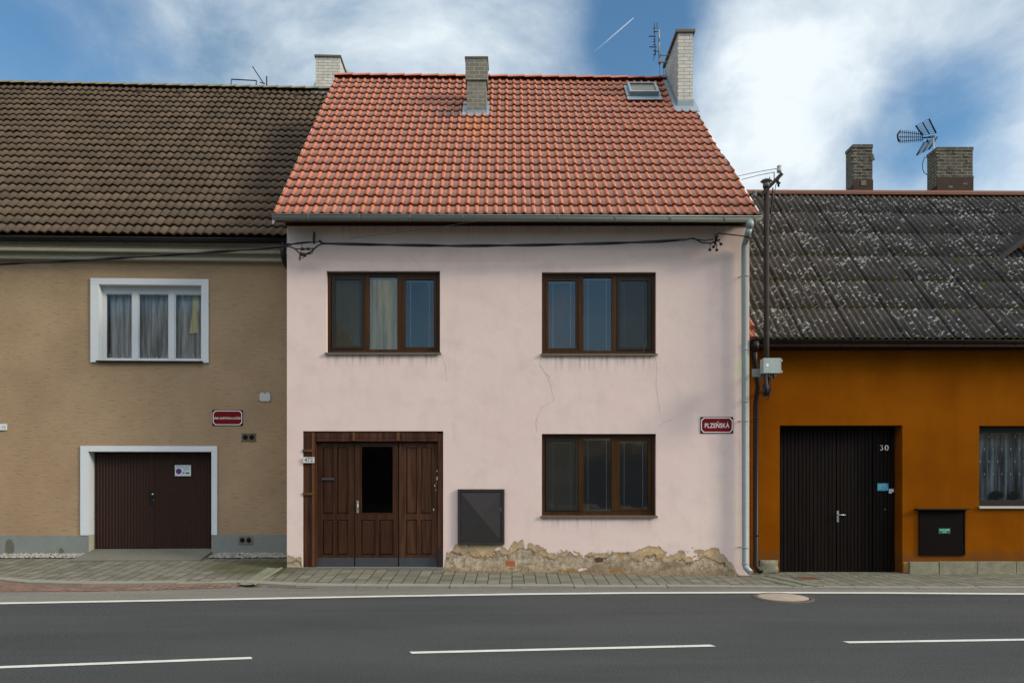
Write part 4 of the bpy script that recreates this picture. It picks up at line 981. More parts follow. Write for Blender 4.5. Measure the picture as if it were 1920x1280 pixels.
# downpipe with outlet funnel
o0 = PK.at(1405, 414, -.42); o1 = PK.at(1405, 428, -.42); e1 = PK.at(1402, 438, -.38); e2 = PK.at(1396, 456, -.12); bx = PK.at(1397, 1058, -.11); ft = PK.at(1398, 1066, -.13)
m = MB(); m.tube([(o0.x, -.44, o0.z), (o0.x, -.44, o0.z - .08), (o0.x, -.43, o0.z - .15)], [.075, .07, .048], 14)
m.tube([(o0.x, -.43, o0.z - .13), (e1.x, -.40, e1.z), (e2.x + .01, -.15, e2.z + .02), (e2.x, -.11, e2.z - .06), (bx.x, -.11, bx.z), (bx.x + .01, -.13, bx.z - .05), (bx.x + .065, -.24, bx.z - .13)], .052, 16)
dp = m.build('downpipe', M_PIPE, pink)
for py in (517, 655, 753, 789, 1026, 1056):
    c = PK.at(1397, py, -.11); k = MB(); k.tube([(c.x, -.11, c.z - .012), (c.x, -.11, c.z + .012)], .0575, 16); 
    if py in (517, 789, 1026): k.tube([(c.x - .05, -.10, c.z), (c.x - .085, -.0, c.z)], .009, 6)
    k.build('pipe_clip', M_PIPE, dp)
# chimneys
def chim_px(F, parent, px0, px1, pybase, pytop, v0_, z0_, tan, depth, mat, **kw):
    b = F.plane((px0 + px1) / 2, pybase, v0_, z0_, tan); a0 = F.at(px0, pybase, b.y); a1 = F.at(px1, pybase, b.y); t = F.at(px0, pytop, b.y)
    return chimney(F, parent, a0.x, a1.x, b.y, depth, b.z, t.z, mat, tan=tan, **kw), b, t, a0, a1
cmid, cb, ct, ca0, ca1 = chim_px(PK, pink, 875.5, 911.5, 216, 111, PK_V0, PK_Z0, PK_T, .42, M_GREYBRICK, capmat=M_CAP, cap=(.015, .035), flash=M_LEAD, fl=(.05, .10, .10), wide=(.03, .46))
cend, eb, et, ea0, ea1 = chim_px(PK, pink, 1271, 1299, 203, 62, PK_V0, PK_Z0, PK_T, 1.35, M_WHITEBRICK, capmat=M_CAP, cap=(.045, .06), flash=M_LEAD, fl=(.05, .16, .18))
m = MB(); m.lathe(((ea0.x + ea1.x) / 2 - .03, eb.y + .2, et.z + .055), [(.055, 0), (.055, .09), (.06, .10), (.045, .11)], 14); m.build('flue_pot', M_BLACKMETAL, cend)
# skylight
q = [PK.plane(a, b, PK_V0, PK_Z0, PK_T) for a, b in ((1181, 192), (1233, 192), (1226, 168), (1175, 168))]
s0, s1 = srf(q[0], PK_V0, PK_T), srf(q[3], PK_V0, PK_T); u0, u1 = (q[0].x + q[3].x) / 2, (q[1].x + q[2].x) / 2 + .03
cs, sn = math.cos(math.atan(PK_T)), math.sin(math.atan(PK_T))
def RP(u, s, h): return (u, PK_V0 + s * cs - h * sn, PK_Z0 + s * sn + h * cs)
def rbox(mb, u0, u1, s0, s1, h0, h1): mb.hexa([RP(u0, s0, h0), RP(u0, s0, h1), RP(u0, s1, h0), RP(u0, s1, h1), RP(u1, s0, h0), RP(u1, s0, h1), RP(u1, s1, h0), RP(u1, s1, h1)])
m = MB(); f = .05; rbox(m, u0, u1, s0 + .2, s0 + .2 + f, .02, .16); rbox(m, u0, u1, s1 - f, s1, .02, .16); rbox(m, u0, u0 + f, s0 + .2 + f, s1 - f, .02, .16); rbox(m, u1 - f, u1, s0 + .2 + f, s1 - f, .02, .16)
sk = m.build('skylight', M_LEAD, roof)
m = MB(); rbox(m, u0 + f - .002, u1 - f + .002, s0 + .2 + f - .002, s1 - f + .002, .10, .13); m.build('pane', plain('dusty_skylight', (0.13, 0.128, 0.105), 0.35, 0, .15, 3), sk)
m = MB(); rbox(m, u0 - .06, u1 + .06, s0, s0 + .20, .05, .062); rbox(m, u0 - .06, u0 - .003, s0 + .201, s1 + .05, .03, .07); rbox(m, u1 + .003, u1 + .06, s0 + .201, s1 + .05, .03, .07); m.build('apron', M_LEAD, sk)

# ------------------------------------------------------------------ TAN HOUSE
tan = LF.empty('terraced_house', 'tan rendered house with brown tiled roof and ribbed garage door', 'house', 'terraced houses along the street')
TU0 = LF.at(0, 800).x - 5.0; TU1 = LF.at(560, 800).x
hwL = LF.rect(186, 379, 535, 676); hgL = LF.rect(166, 398, 846, 1035); hgL = (hgL[0], hgL[1], 0.0, hgL[3])
ZTW = LF.at(268, 449).z; zpl = LF.at(100, 1003).z; vrL = lf_ridge.y
mb = MB(); wall_panel(mb, TU0, TU1, -.05, ZTW, [hwL, hgL], 0, .34)
zrL = LF_Z0 + LF_T * (vrL - LF_V0)
gable_side(mb, TU0, .341, 2 * vrL, -.05, ZTW, zrL - .2, vrL, .3, -1); gable_side(mb, TU1, .341, 2 * vrL, -.05, ZTW, zrL - .2, vrL, .3, 1)
mb.quad((TU0, 2 * vrL, -.05), (TU0, 2 * vrL, ZTW), (TU1, 2 * vrL, ZTW), (TU1, 2 * vrL, -.05))
twall = mb.build('wall', M_TAN, tan)
m = MB(); g0, g1 = LF.at(153, 1003).x, LF.at(407, 1003).x
m.box(TU0, g0 + .14, -.018, -.002, -.05, zpl); m.box(hgL[1] - .0, TU1, -.018, -.002, -.05, zpl)
pl = m.build('plinth', M_PLINTH, tan)
M_DAMP = plain('damp_patch', (0.105, 0.105, 0.08), .95, 0, .4, 6)
for (cx_, cy_, rx, ry) in ((19, 1026, 8.5, 16), (116, 1034, 4.5, 8)):
    m = MB(); a = LF.at(cx_, cy_); rr = random.Random(cx_); pts = []
    for i in range(16): t = -i / 16 * 2 * math.pi; pts.append((a.x + math.cos(t) * rx / 95 * rr.uniform(.85, 1.1), -.0205, a.z + math.sin(t) * ry / 95 * rr.uniform(.9, 1.08)))
    m.poly(pts[::-1][::1]); m.build('damp_patch', M_DAMP, pl)
# cornice: stepped bands
m = MB()
def band(py0, py1, v0, v1):
    a = LF.at(268, py1, v0).z; b = LF.at(268, py0, v0).z; m.box(TU0, TU1 - .02, v0, v1, a, b)
band(450, 466, -.16, -.002); band(466.3, 472, -.20, -.002); band(472.3, 481, -.07, -.002); band(481.3, 486.5, -.12, -.002)
m.build('cornice', M_CREAM, tan)
# window with white surround
def surround(F, x0, x1, y0, y1, w_, proud, mat, parent, bottom=True, name='surround'):
    a0, a1, c0, c1 = F.rect(x0, x1, y0, y1); m = MB(); t = .0
    i0, i1, j0, j1 = a0 + w_, a1 - w_, c0, c1 - w_
    m.box(a0, a1, -proud, -.002, j1, c1); m.box(a0, i0, -proud, -.002, c0, j1 - .0005); m.box(i1, a1, -proud, -.002, c0, j1 - .0005)
    return m.build(name, mat, parent)
a, b, c, d = hwL
m = MB(); sw0, sw1, sz0, sz1 = LF.rect(171, 392, 524, 679)
m.box(sw0, sw1, -.03, -.002, d + .001, sz1); m.box(sw0, a - .001, -.03, -.002, sz0, d); m.box(b + .001, sw1, -.03, -.002, sz0, d)
m.box(a - .0008, a + .006, -.029, .339, c, d); m.box(b - .006, b + .0008, -.029, .14, c, d); m.box(a + .0065, b - .0065, -.028, .14, d - .006, d + .0008)
m.build('window_surround', M_WHITE, tan)
v = .12; wf = MB(); x0, x1, z0, z1 = a + .008, b - .008, c + .01, d - .09
wf.box(x0, x1, v, v + .02, z1 + .001, d - .008)
wf.box(x0, x1, v, v + .06, z1 - .045, z1); wf.box(x0, x1, v, v + .06, z0, z0 + .045)
cuts = [LF.at(p, 600, v).x for p in (253.5, 322)]
wf.box(x0, x0 + .045, v, v + .06, z0 + .0455, z1 - .0455); wf.box(x1 - .045, x1, v, v + .06, z0 + .0455, z1 - .0455)
for cu in cuts: wf.box(cu - .055, cu + .055, v - .004, v + .06, z0 + .0455, z1 - .0455)
tw = wf.build('window', M_WHITE, tan)
edges = [x0 + .045, cuts[0] - .055, cuts[0] + .055, cuts[1] - .055, cuts[1] + .055, x1 - .045]
for i in range(3):
    p0, p1 = edges[2 * i] + .001, edges[2 * i + 1] - .001; q0, q1 = z0 + .0465, z1 - .0465
    s = MB(); e = .018; s.box(p0, p1, v + .012, v + .05, q1 - e, q1); s.box(p0, p1, v + .012, v + .05, q0, q0 + e); s.box(p0, p0 + e, v + .012, v + .05, q0 + e + .0005, q1 - e - .0005); s.box(p1 - e, p1, v + .012, v + .05, q0 + e + .0005, q1 - e - .0005); s.build('sash', M_WHITE, tw)
    g = MB(); g.quad((p0 + e, v + .03, q0 + e), (p1 - e, v + .03, q0 + e), (p1 - e, v + .031, q1 - e), (p0 + e, v + .031, q1 - e)); g.build('pane', M_GLASSR, tw)
k = MB(); nx = 150; cols = []
for j in range(nx + 1):
    u = x0 + .05 + (x1 - x0 - .1) * j / nx; vv = v + .17 + .022 * math.sin(j * .75) + .014 * math.sin(j * 1.9 + 1); cols.append((k.pt(u, vv, z0 + .02), k.pt(u, vv, z1)))
for q_, r_ in zip(cols, cols[1:]): k.face([q_[0], r_[0], r_[1], q_[1]], True)
k.build('net_curtain', M_SHEER, tw)
lc = MB(); rr = random.Random(4); u = x0 + .07
while u < x1 - .10:   # lace border: pierced pyramids of small lozenges
    big = rr.random() < .5; hh = .085 if big else .045
    n_ = 4 if big else 3
    for i in range(n_):
        for j in range(n_ - i):
            cx_ = u + (j - (n_ - i - 1) / 2) * .030; cz = z0 + .078 + i * .028; e = .0125
            lc.poly([(cx_ - e, v + .135, cz), (cx_, v + .135, cz - e * 1.2), (cx_ + e, v + .135, cz), (cx_, v + .135, cz + e * 1.2)])
    for i in range(3): cz = z0 + .080 + n_ * .028 + i * .026; e = .007; lc.poly([(u - e, v + .135, cz), (u, v + .135, cz - e), (u + e, v + .135, cz), (u, v + .135, cz + e)])
    u += .135 if big else .105
lc.build('lace_border', M_LACE, tw)
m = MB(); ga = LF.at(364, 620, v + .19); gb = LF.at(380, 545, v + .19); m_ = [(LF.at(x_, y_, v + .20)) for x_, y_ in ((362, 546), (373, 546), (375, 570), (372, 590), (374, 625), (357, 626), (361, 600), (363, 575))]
m.poly([(p.x, v + .145, p.z) for p in m_]); m.build('curtain', plain('gold_reflection', (0.98, 0.84, 0.50), .9, 0, .25, 14), tw)  # no real curtain: gold strip stands in for a sunlit reflection in the glass
m = MB(); m.box(a - .03, b + .03, -.075, v - .001, c - .03, c - .006); m.build('sill', M_BROWNGUT, tw)
interior(LF, hwL, .35, 1.5, M_ROOM, tw)
# garage door
a, b, c, d = hgL; v = .20
m = MB(); g0, g1, gz0, gz1 = LF.rect(152, 408, 836, 1002)
m.box(g0, g1, -.028, -.002, d + .001, gz1); m.box(g0, a - .001, -.028, -.002, zpl + .001, d); m.box(b + .001, g1, -.028, -.002, zpl + .001, d)
m.box(a - .0008, a + .006, -.027, v, zpl + .002, d); m.box(b - .006, b + .0008, -.027, v, zpl + .002, d); m.box(a + .0065, b - .0065, -.026, v, d - .006, d + .0008)
m.build('garage_surround', M_WHITE, tan)
m = MB(); m.box(a - .0008, a + .0055, -.017, v, .0, zpl); m.box(b - .0055, b + .0008, -.017, v, .0, zpl); m.build('plinth_return', M_CREAM, tan)
zg0 = LF.at(280, 1028, v).z
def ribbed(x0, x1, name, label=None):
    m = MB(); pitch = .058; n_ = int((x1 - x0) / pitch); prev = None; z0_, z1_ = zg0 + .01, d - .012
    for i in range(n_ * 4 + 1):
        ph = i % 4; u = x0 + (x1 - x0) * i / (n_ * 4); vv = v + (.0 if ph in (0, 3) else .013)
        cur = (m.pt(u, vv, z0_), m.pt(u, vv, z1_))
        if prev: m.face([prev[0], cur[0], cur[1], prev[1]])
        prev = cur
    return m.build(name, M_GARAGE, gdoor)
gdoor = MB().box(a + .007, b - .007, v + .03, v + .05, zg0 + .006, d - .008).build('garage_door', M_GARAGE, tan)
mid = LF.at(285, 900, v).x
lfa = ribbed(a + .012, mid - .035, 'door_leaf'); lfb = ribbed(mid + .035, b - .012, 'door_leaf')
m = MB(); m.box(mid - .033, mid - .002, v - .006, v + .028, zg0 + .01, d - .012); m.box(mid + .002, mid + .033, v - .009, v + .028, zg0 + .01, d - .012)
m.box(mid - .034, mid + .034, v - .012, v - .0095, LF.at(285, 946, v).z, LF.at(285, 918, v).z, 1); m.build('meeting_stile', [M_GARAGE, M_BLACKMETAL], gdoor)
hk = LF.at(289, 926, v); m = MB(); m.tube([(hk.x, v - .0125, hk.z), (hk.x, v - .055, hk.z)], .010, 8); m.lathe((hk.x, v - .06, hk.z - .02), [(.008, 0), (.024, .01), (.026, .02), (.022, .032), (.006, .04)], 12)
k2 = LF.at(289, 937, v); m.lathe((k2.x, v - .02, k2.z - .008), [(.006, 0), (.011, .008), (.006, .016)], 10); m.build('handle', M_CHROME, gdoor)
m = MB(); aa = LF.at(150, 1046, -.55)
m.hexa([(a + .0, -.62, .12), (a + .0, -.62, .236), (a + .001, v + .03, .12), (a + .001, v + .03, zg0), (b - .0, -.62, .12), (b - .0, -.62, .236), (b - .001, v + .03, .12), (b - .001, v + .03, zg0)])
m.build('garage_apron', M_CONC, tan)
interior(LF, (a + .3, b - .3, .4, d - .3), .35, .4, M_DARKROOM, gdoor)
# roof
uL2 = lambda s: TU0 - .1; uR2 = lambda s: TU1 + .02
def prof_brn(ph, odd, c): return .040 * (0.5 - 0.5 * math.cos(2 * math.pi * ph)) ** 0.8
troof = roof_cover('roof', M_BRN, tan, LF_V0, LF_Z0, LF_T, uL2, uR2, 23, EXL, .172, prof_brn, .036, 10, .026, lambda u, s: .004 * math.sin(u * 1.7) * s * .3, .003, .09)
slab(LF, 'roof_deck', troof, M_SOFFIT, LF_V0 + .03, LF_Z0 + .03, LF_T, vrL, (TU0, TU0), (TU1, TU1))
ridge_tiles(LF, Vector((TU0, vrL, zrL + .035)), Vector((TU1, vrL, zrL + .03)), .36, .13, M_RIDGEBRN, troof)
for i in range(9):   # row of vent tiles
    p = LF.plane(42 + i * 73.5, 174 + i * 1.3, LF_V0, LF_Z0, LF_T); m = MB(); k = 8
    for s_ in (0,):
        fr_ = [m.pt(p.x + .085 * math.cos(math.pi * j / k), p.y - .02, p.z - .01 + .115 * math.sin(math.pi * j / k)) for j in range(k + 1)]
        bk = m.pt(p.x + .0, p.y + .22, p.z + .26)
        for j in range(k): m.face([fr_[j], fr_[j + 1], bk], True)
        m.face(fr_)
    m.build('vent_tile', [M_BRN], troof)
tg = half_round_gutter(LF, 'gutter', -460, 536, 440, 447.5, -.47, .065, M_BLACKMETAL, tan, [25, 131, 233, 342, 466], M_BLACKMETAL, 95)
cl, lb, lt, la0, la1 = chim_px(LF, tan, 592, 637.5, 172, 107, LF_V0, LF_Z0, LF_T, .95, M_WHITEBRICK, capmat=M_CAP, cap=(.03, .05), flash=M_LEAD, fl=(.05, .13, .12))
p0 = LF.at(531, 452, -.40); m = MB(); m.tube([(p0.x, -.40, p0.z), (p0.x, -.40, p0.z - .28), (p0.x + .03, -.36, p0.z - .40), (p0.x + .22, -.12, p0.z - .75), (p0.x + .28, -.10, p0.z - 1.0), (p0.x + .28, -.10, .25)], .055, 10); m.build('downpipe', M_BLACKMETAL, tan)
# vents with two round holes
M_HOLE = plain('dark_hole', (0.006, 0.006, 0.006), 1.0)
for (px, py, v_) in ((466.5, 819.5, -.002), (461.5, 1012, -.0205)):
    m = MB(); a0, a1, c0, c1 = LF.rect(px - 13.5, px + 13.5, py - 7.5, py + 7.5); m.box(a0, a1, v_ - .012, v_, c0, c1)
    o = m.build('wall_vent', plain('vent_plate', (0.11, 0.09, 0.065) if v_ > -.01 else (.13, .125, .105), .9, 0, .7, 18), tan)
    m = MB(); cz = (c0 + c1) / 2
    for s_ in (-1, 1): m.disc(((a0 + a1) / 2 + s_ * .062, cz), .050, v_ - .0135, 18)
    m.build('vent_opening', M_HOLE, o)
# gravel margins
def gravel(u0, u1, w_, n_, label, cat='gravel'):
    m = MB(); rr = random.Random(int(u0 * 10) + 77)
    for i in range(n_):
        u = rr.uniform(u0, u1); vv = -rr.uniform(.0, w_); p = LF.o + LF.U * u + LF.V * vv; s_ = rr.uniform(.014, .034)
        z = pave_z(p.x, p.y) + .018 * (1 - abs(vv) / w_) + rr.uniform(0, .015); c0 = len(m.v)
        ax = [Vector((rr.gauss(0, 1), rr.gauss(0, 1), rr.gauss(0, 1))).normalized() for _ in range(3)]
        for d_ in ((1, 0, 0), (-1, 0, 0), (0, 1, 0), (0, -1, 0), (0, 0, 1), (0, 0, -1)): m.v.append((p.x + d_[0] * s_ * rr.uniform(.7, 1.4), p.y + d_[1] * s_ * rr.uniform(.7, 1.3), z + d_[2] * s_ * rr.uniform(.5, .9)))
        for f_ in ((0, 2, 4), (2, 1, 4), (1, 3, 4), (3, 0, 4), (2, 0, 5), (1, 2, 5), (3, 1, 5), (0, 3, 5)): m.face([c0 + q_ for q_ in f_], False)
    k0 = len(m.f)
    for i in range(24):
        ua, ub = u0 + (u1 - u0) * i / 24, u0 + (u1 - u0) * (i + 1) / 24; q_ = []
        for uu, vv in ((ua, w_ + .02), (ub, w_ + .02), (ub, -.0), (ua, -.0)): p = LF.o + LF.U * uu - LF.V * vv; q_.append((p.x, p.y, pave_z(p.x, p.y) + .006))
        m.quad(*q_, mi=1)
    o = m.build('gravel', [M_GRAVEL, M_BED], None, 'stuff'); tag(o, label, cat, kind='stuff')
gravel(TU0 + 3.5, hgL[0] - .02, .30, 1250, 'pale gravel strip along the foot of the tan wall, left of the garage')
gravel(hgL[1] + .05, LF.at(540, 1040).x + .1, .38, 620, 'grey gravel strip along the tan wall between garage and pink house')

def crumbs(x0, x1, n_, smin, smax, mat, name, label):
    m = MB(); rr = random.Random(21)
    for i in range(n_):
        x = rr.uniform(x0, x1); y = 12.985 - abs(rr.gauss(0, .11)); s_ = rr.uniform(smin, smax); z = pave_z(x, y) + s_ * .4; c0 = len(m.v)
        for d_ in ((1, 0, 0), (-1, 0, 0), (0, 1, 0), (0, -1, 0), (0, 0, 1), (0, 0, -1)): m.v.append((x + d_[0] * s_ * rr.uniform(.6, 1.5), y + d_[1] * s_ * rr.uniform(.6, 1.5), z + d_[2] * s_ * rr.uniform(.4, .9)))
        for f_ in ((0, 2, 4), (2, 1, 4), (1, 3, 4), (3, 0, 4), (2, 0, 5), (1, 2, 5), (3, 1, 5), (0, 3, 5)): m.face([c0 + q_ for q_ in f_], False)
    o = m.build(name, mat, None, 'stuff'); tag(o, label, 'debris', kind='stuff')
crumbs(-1.25, 4.1, 420, .004, .016, plain('plaster_crumb', (.30, .23, .14), .95, 0, .9, 25), 'plaster_crumbs', 'sandy plaster crumbs fallen along the foot of the pink wall')
crumbs(5.3, 11.5, 260, .004, .013, M_GRAVEL, 'grit', 'pale grit along the foot of the orange house plinth')

# ------------------------------------------------------------------ ORANGE HOUSE
org = RT.empty('terraced_house', 'low dark orange house with lichen covered corrugated roof', 'house', 'terraced houses along the street')
OU0 = RT.at(1404, 800).x + .03; OU1 = OU0 + 11.5
hg = RT.rect(1462, 1692, 797, 1076); hg = (hg[0], hg[1], -.05, hg[3]); hr = RT.rect(1836, 2052, 798, 948)
ZOW = RT.at(1660, 645).z; vrR = rt_ridge.y; zrR = RT_Z0 + RT_T * (vrR - RT_V0)
mb = MB(); wall_panel(mb, OU0, OU1, -.05, ZOW, [hg, hr], 0, .40)
gable_side(mb, OU0, .401, 2 * vrR, -.05, ZOW, zrR - .2, vrR, .3, -1); gable_side(mb, OU1, .401, 2 * vrR, -.05, ZOW, zrR - .2, vrR, .3, 1)
mb.quad((OU0, 2 * vrR, -.05), (OU0, 2 * vrR, ZOW), (OU1, 2 * vrR, ZOW), (OU1, 2 * vrR, -.05))
mb.build('wall', M_ORANGE, org)
m = MB(); zs = RT.at(1800, 1052, -.05).z; xx = RT.at(1702, 1060).x; rr = random.Random(9)
while xx < OU1 - .5:
    w_ = rr.uniform(.35, .75); e = .006; m.box(xx + e, xx + w_ - e, -.07 + rr.uniform(-.008, .008), -.002, -.04, zs + rr.uniform(-.012, .006)); m.box(xx + w_ - e, xx + w_ + e, -.045, -.003, -.04, zs - .03, 1); xx += w_
m.build('plinth', [M_ROUGHST, plain('pale_mortar', (0.36, 0.34, 0.28), .95)], org)
def rough_block(F, x0, x1, y0, y1, v0, v1, mat, parent, name, seed=1, amp=.02):
    a0, a1, c0, c1 = F.rect(x0, x1, y0, y1, v0); m = MB(); n_ = 7; idx = {}
    for i in range(n_ + 1):
        for j in range(n_ + 1):
            ed = min(i, j, n_ - i, n_ - j); t = 0 if ed == 0 else 1
            u = a0 + (a1 - a0) * i / n_; z = c0 + (c1 - c0) * j / n_; q_ = mnoise.noise(Vector((u * 9 + seed, z * 9, seed)))
            idx[i, j] = m.pt(u + amp * .4 * q_, v0 + (.03 if ed == 0 else 0) - amp * q_, z + amp * .4 * q_)
    for i in range(n_):
        for j in range(n_): m.face([idx[i, j], idx[i + 1, j], idx[i + 1, j + 1], idx[i, j + 1]], True)
    m.box(a0 + .008, a1 - .008, v0 + .031, v1, c0, c1 - .008); return m.build(name, mat, parent)
rough_block(RT, 1426, 1460, 1050, 1077, -.06, -.002, M_ROUGHST, org, 'corner_stone', 3, .03)
rough_block(RT, 1694, 1712, 1052, 1078, -.02, -.001, plain('crumbled_ochre', (.24, .13, .04), .95, 0, .9, 12, .8, 25), org, 'crumbled_foot', 5, .03)
# gate
v = .24; a0, a1, c0, c1 = hg; zgt = RT.at(1560, 1073, v).z
gate = MB().box(a0 + .003, a1 - .003, v + .035, v + .06, zgt, c1 - .004).build('gate', M_GATE, org)
mid = RT.at(1568, 900, v).x; xr_ = RT.at(1636, 900, v).x
def planks(x0, x1, pw):
    m = MB(); n_ = max(1, round((x1 - x0) / pw)); w_ = (x1 - x0) / n_
    for i in range(n_):
        q0 = x0 + i * w_ + .0025; q1 = x0 + (i + 1) * w_ - .0025; dz = rr.uniform(-.003, .003); e = .004
        m.hexa([(q0 + e, v + dz, zgt + .01), (q0 + e, v + dz, c1 - .012), (q0, v + .034, zgt + .01), (q0, v + .034, c1 - .012), (q1 - e, v + dz, zgt + .01), (q1 - e, v + dz, c1 - .012), (q1, v + .034, zgt + .01), (q1, v + .034, c1 - .012)])
    return m.build('gate_leaf', M_GATE, gate)
planks(a0 + .02, mid - .006, .068); gl = planks(mid + .006, xr_ - .01, .068); planks(xr_ + .004, a1 - .02, .068)
h0 = RT.at(1570.5, 968, v); m = MB(); m.box(h0.x - .018, h0.x + .018, v - .010, v - .0035, h0.z - .10, h0.z + .11); m.tube([(h0.x, v - .010, h0.z + .035), (h0.x, v - .055, h0.z + .035), (h0.x + .02, v - .06, h0.z + .035), (h0.x + .125, v - .058, h0.z + .033)], .0095, 8)
m.box(h0.x - .006, h0.x + .006, v - .016, v - .0105, h0.z - .07, h0.z - .04); m.build('handle', M_CHROME, gate)
bl = RT.at(1659, 955, v); m = MB(); m.lathe((bl.x, v - .006, bl.z - .01), [(.003, 0), (.009, .010), (.003, .02)], 8); m.build('bell_push', M_CHROME, gate)
th = MB(); th.box(a0, a1, .0, v + .03, -.04, max(.02, zgt - .004)); th.build('threshold', M_CONC, org)
# window with curtain and pots
a0, a1, c0, c1 = hr; v = .14; fr = MB(); f = .06
fr.box(a0 + .003, a1 - .003, v, v + .07, c1 - .115, c1 - .003); fr.box(a0 + .003, a1 - .003, v, v + .07, c0 + .003, c0 + .10); fr.box(a0 + .003, a0 + .035, v, v + .07, c0 + .1005, c1 - .1155); fr.box(a1 - .035, a1 - .003, v, v + .07, c0 + .1005, c1 - .1155)
ow = fr.build('window', M_DARKFR, org)
m = MB(); m.quad((a0 + .035, v + .03, c0 + .10), (a1 - .035, v + .03, c0 + .10), (a1 - .035, v + .031, c1 - .115), (a0 + .035, v + .031, c1 - .115)); m.build('pane', M_GLASSR, ow)
k = MB(); nx = 170; cols = []
for j in range(nx + 1):
    u = a0 + .04 + (a1 - a0 - .08) * j / nx; vv = v + .26 + .025 * math.sin(j * .62) + .015 * math.sin(j * 1.5 + 1) + .01 * math.sin(j * .21); cols.append((k.pt(u, vv, c0 + .05), k.pt(u, vv, c1 - .10)))
for q_, r_ in zip(cols, cols[1:]): k.face([q_[0], r_[0], r_[1], q_[1]], True)
k.build('curtain', M_SHEER2, ow)
for row, zz in enumerate((.88, .72, .56, .40)):   # woven leaf motifs
    m = MB()
    for i in range(12):
        u = a0 + .08 + i * .165 + (row % 2) * .08; z = c0 + (c1 - c0) * zz; e = .012
        if u < a1 - .05: m.poly([(u - e, v + .215, z), (u, v + .215, z - .03), (u + e, v + .215, z), (u, v + .215, z + .03)])
    m.build('woven_motif', M_LACE, ow)
m = MB(); m.box(a0 - .02, a1 + .02, -.04, v - .001, c0 - .02, c0 - .004); m.box(a0 - .022, a1 + .022, -.046, -.0405, c0 - .045, c0 - .004); m.build('sill', M_RAIL, ow)
m = MB(); m.box(a0 + .003, a1 - .003, v + .075, v + .24, c0 + .08, c0 + .10); m.build('inner_sill', M_WHITE, ow)
interior(RT, hr, .41, 1.3, M_ROOM, ow)
def leafball(name, cx_, cz, r, n_, parent_label, sparse=False):
    e = sub_empty(name, RT.o + Vector((cx_, v + .16, c0 + .10)), parent_label, 'pot plant', 'pot plants behind the window')
    rr = random.Random(int(cx_ * 50)); m = MB()
    for i in range(n_):
        d_ = Vector((rr.gauss(0, 1), rr.gauss(0, .6), rr.gauss(0, 1))).normalized() * r * rr.uniform(.35, 1.0); c_ = Vector((0, 0, cz)) + Vector((d_.x, d_.y * .35, abs(d_.z) * .9 if not sparse else d_.z)); s_ = r * rr.uniform(.14, .26)
        t = Vector((rr.gauss(0, 1), rr.gauss(0, 1), rr.gauss(0, 1))).normalized(); b_ = t.cross(Vector((0, 1, 0.3))).normalized() * s_ * .5; t = t * s_
        m.face([m.pt(*(c_ - t)), m.pt(*(c_ + b_)), m.pt(*(c_ + t)), m.pt(*(c_ - b_))])
    m.build('foliage', M_LEAF, e); q_ = MB(); q_.lathe((0, 0, 0.001), [(.035, 0), (.045, .05), (.048, .055)], 12); q_.build('pot', M_RUSTFL, e)
leafball('pot_plant', a0 + .10, .12, .09, 50, 'small sparse pot plant at the left end of the window sill, orange house', True)
leafball('pot_plant', RT.at(1888, 930).x, .05, .14, 220, 'bushy round pot plant behind the glass of the orange house window')
leafball('pot_plant', RT.at(1922, 930).x, .05, .12, 180, 'dark pot plant at the photo edge behind the orange house window')
# corrugated roof
oL = lambda s: OU0 - .02; oR = lambda s: OU1 + .1
KC = math.floor(OU0_ / .13)
def prof_cor(ph, odd, c): return .042 * (0.5 - 0.5 * math.cos(2 * math.pi * ph)) + (.007 if (c - KC) % 7 == 0 and ph > .12 else 0)
def cor_tilt(u, s):
    return .010 * math.sin(u * .9 + 1) * s * .35 - .004 * u * (s / RT_S) + .006 * math.sin(u * 2.3) * math.sin(s * 2)
oroof = roof_cover('roof', M_CORR, org, RT_V0, RT_Z0, RT_T, oL, oR, 6, EXR, .130, prof_cor, .014, 10, .008, cor_tilt, .0, .08)
slab(RT, 'roof_deck', oroof, M_SOFFIT, RT_V0 + .03, RT_Z0 + .03, RT_T, vrR, (OU0, OU0), (OU1, OU1))
zt_ = lambda u: zrR - .004 * u + .045
m = MB(); x0, x1 = OU0 - .05, OU1
m.hexa([(x0, vrR - .16, zt_(x0) - .10), (x0, vrR - .155, zt_(x0) - .04), (x0, vrR, zt_(x0) - .02), (x0, vrR, zt_(x0) + .06), (x1, vrR - .16, zt_(x1) - .10), (x1, vrR - .155, zt_(x1) - .04), (x1, vrR, zt_(x1) - .02), (x1, vrR, zt_(x1) + .06)])
m.hexa([(x0, vrR + .001, zt_(x0) - .02), (x0, vrR + .001, zt_(x0) + .06), (x0, vrR + .16, zt_(x0) - .10), (x0, vrR + .155, zt_(x0) - .04), (x1, vrR + .001, zt_(x1) - .02), (x1, vrR + .001, zt_(x1) + .06), (x1, vrR + .16, zt_(x1) - .10), (x1, vrR + .155, zt_(x1) - .04)])
m.build('ridge_cap', M_RIDGEPAINT, oroof)
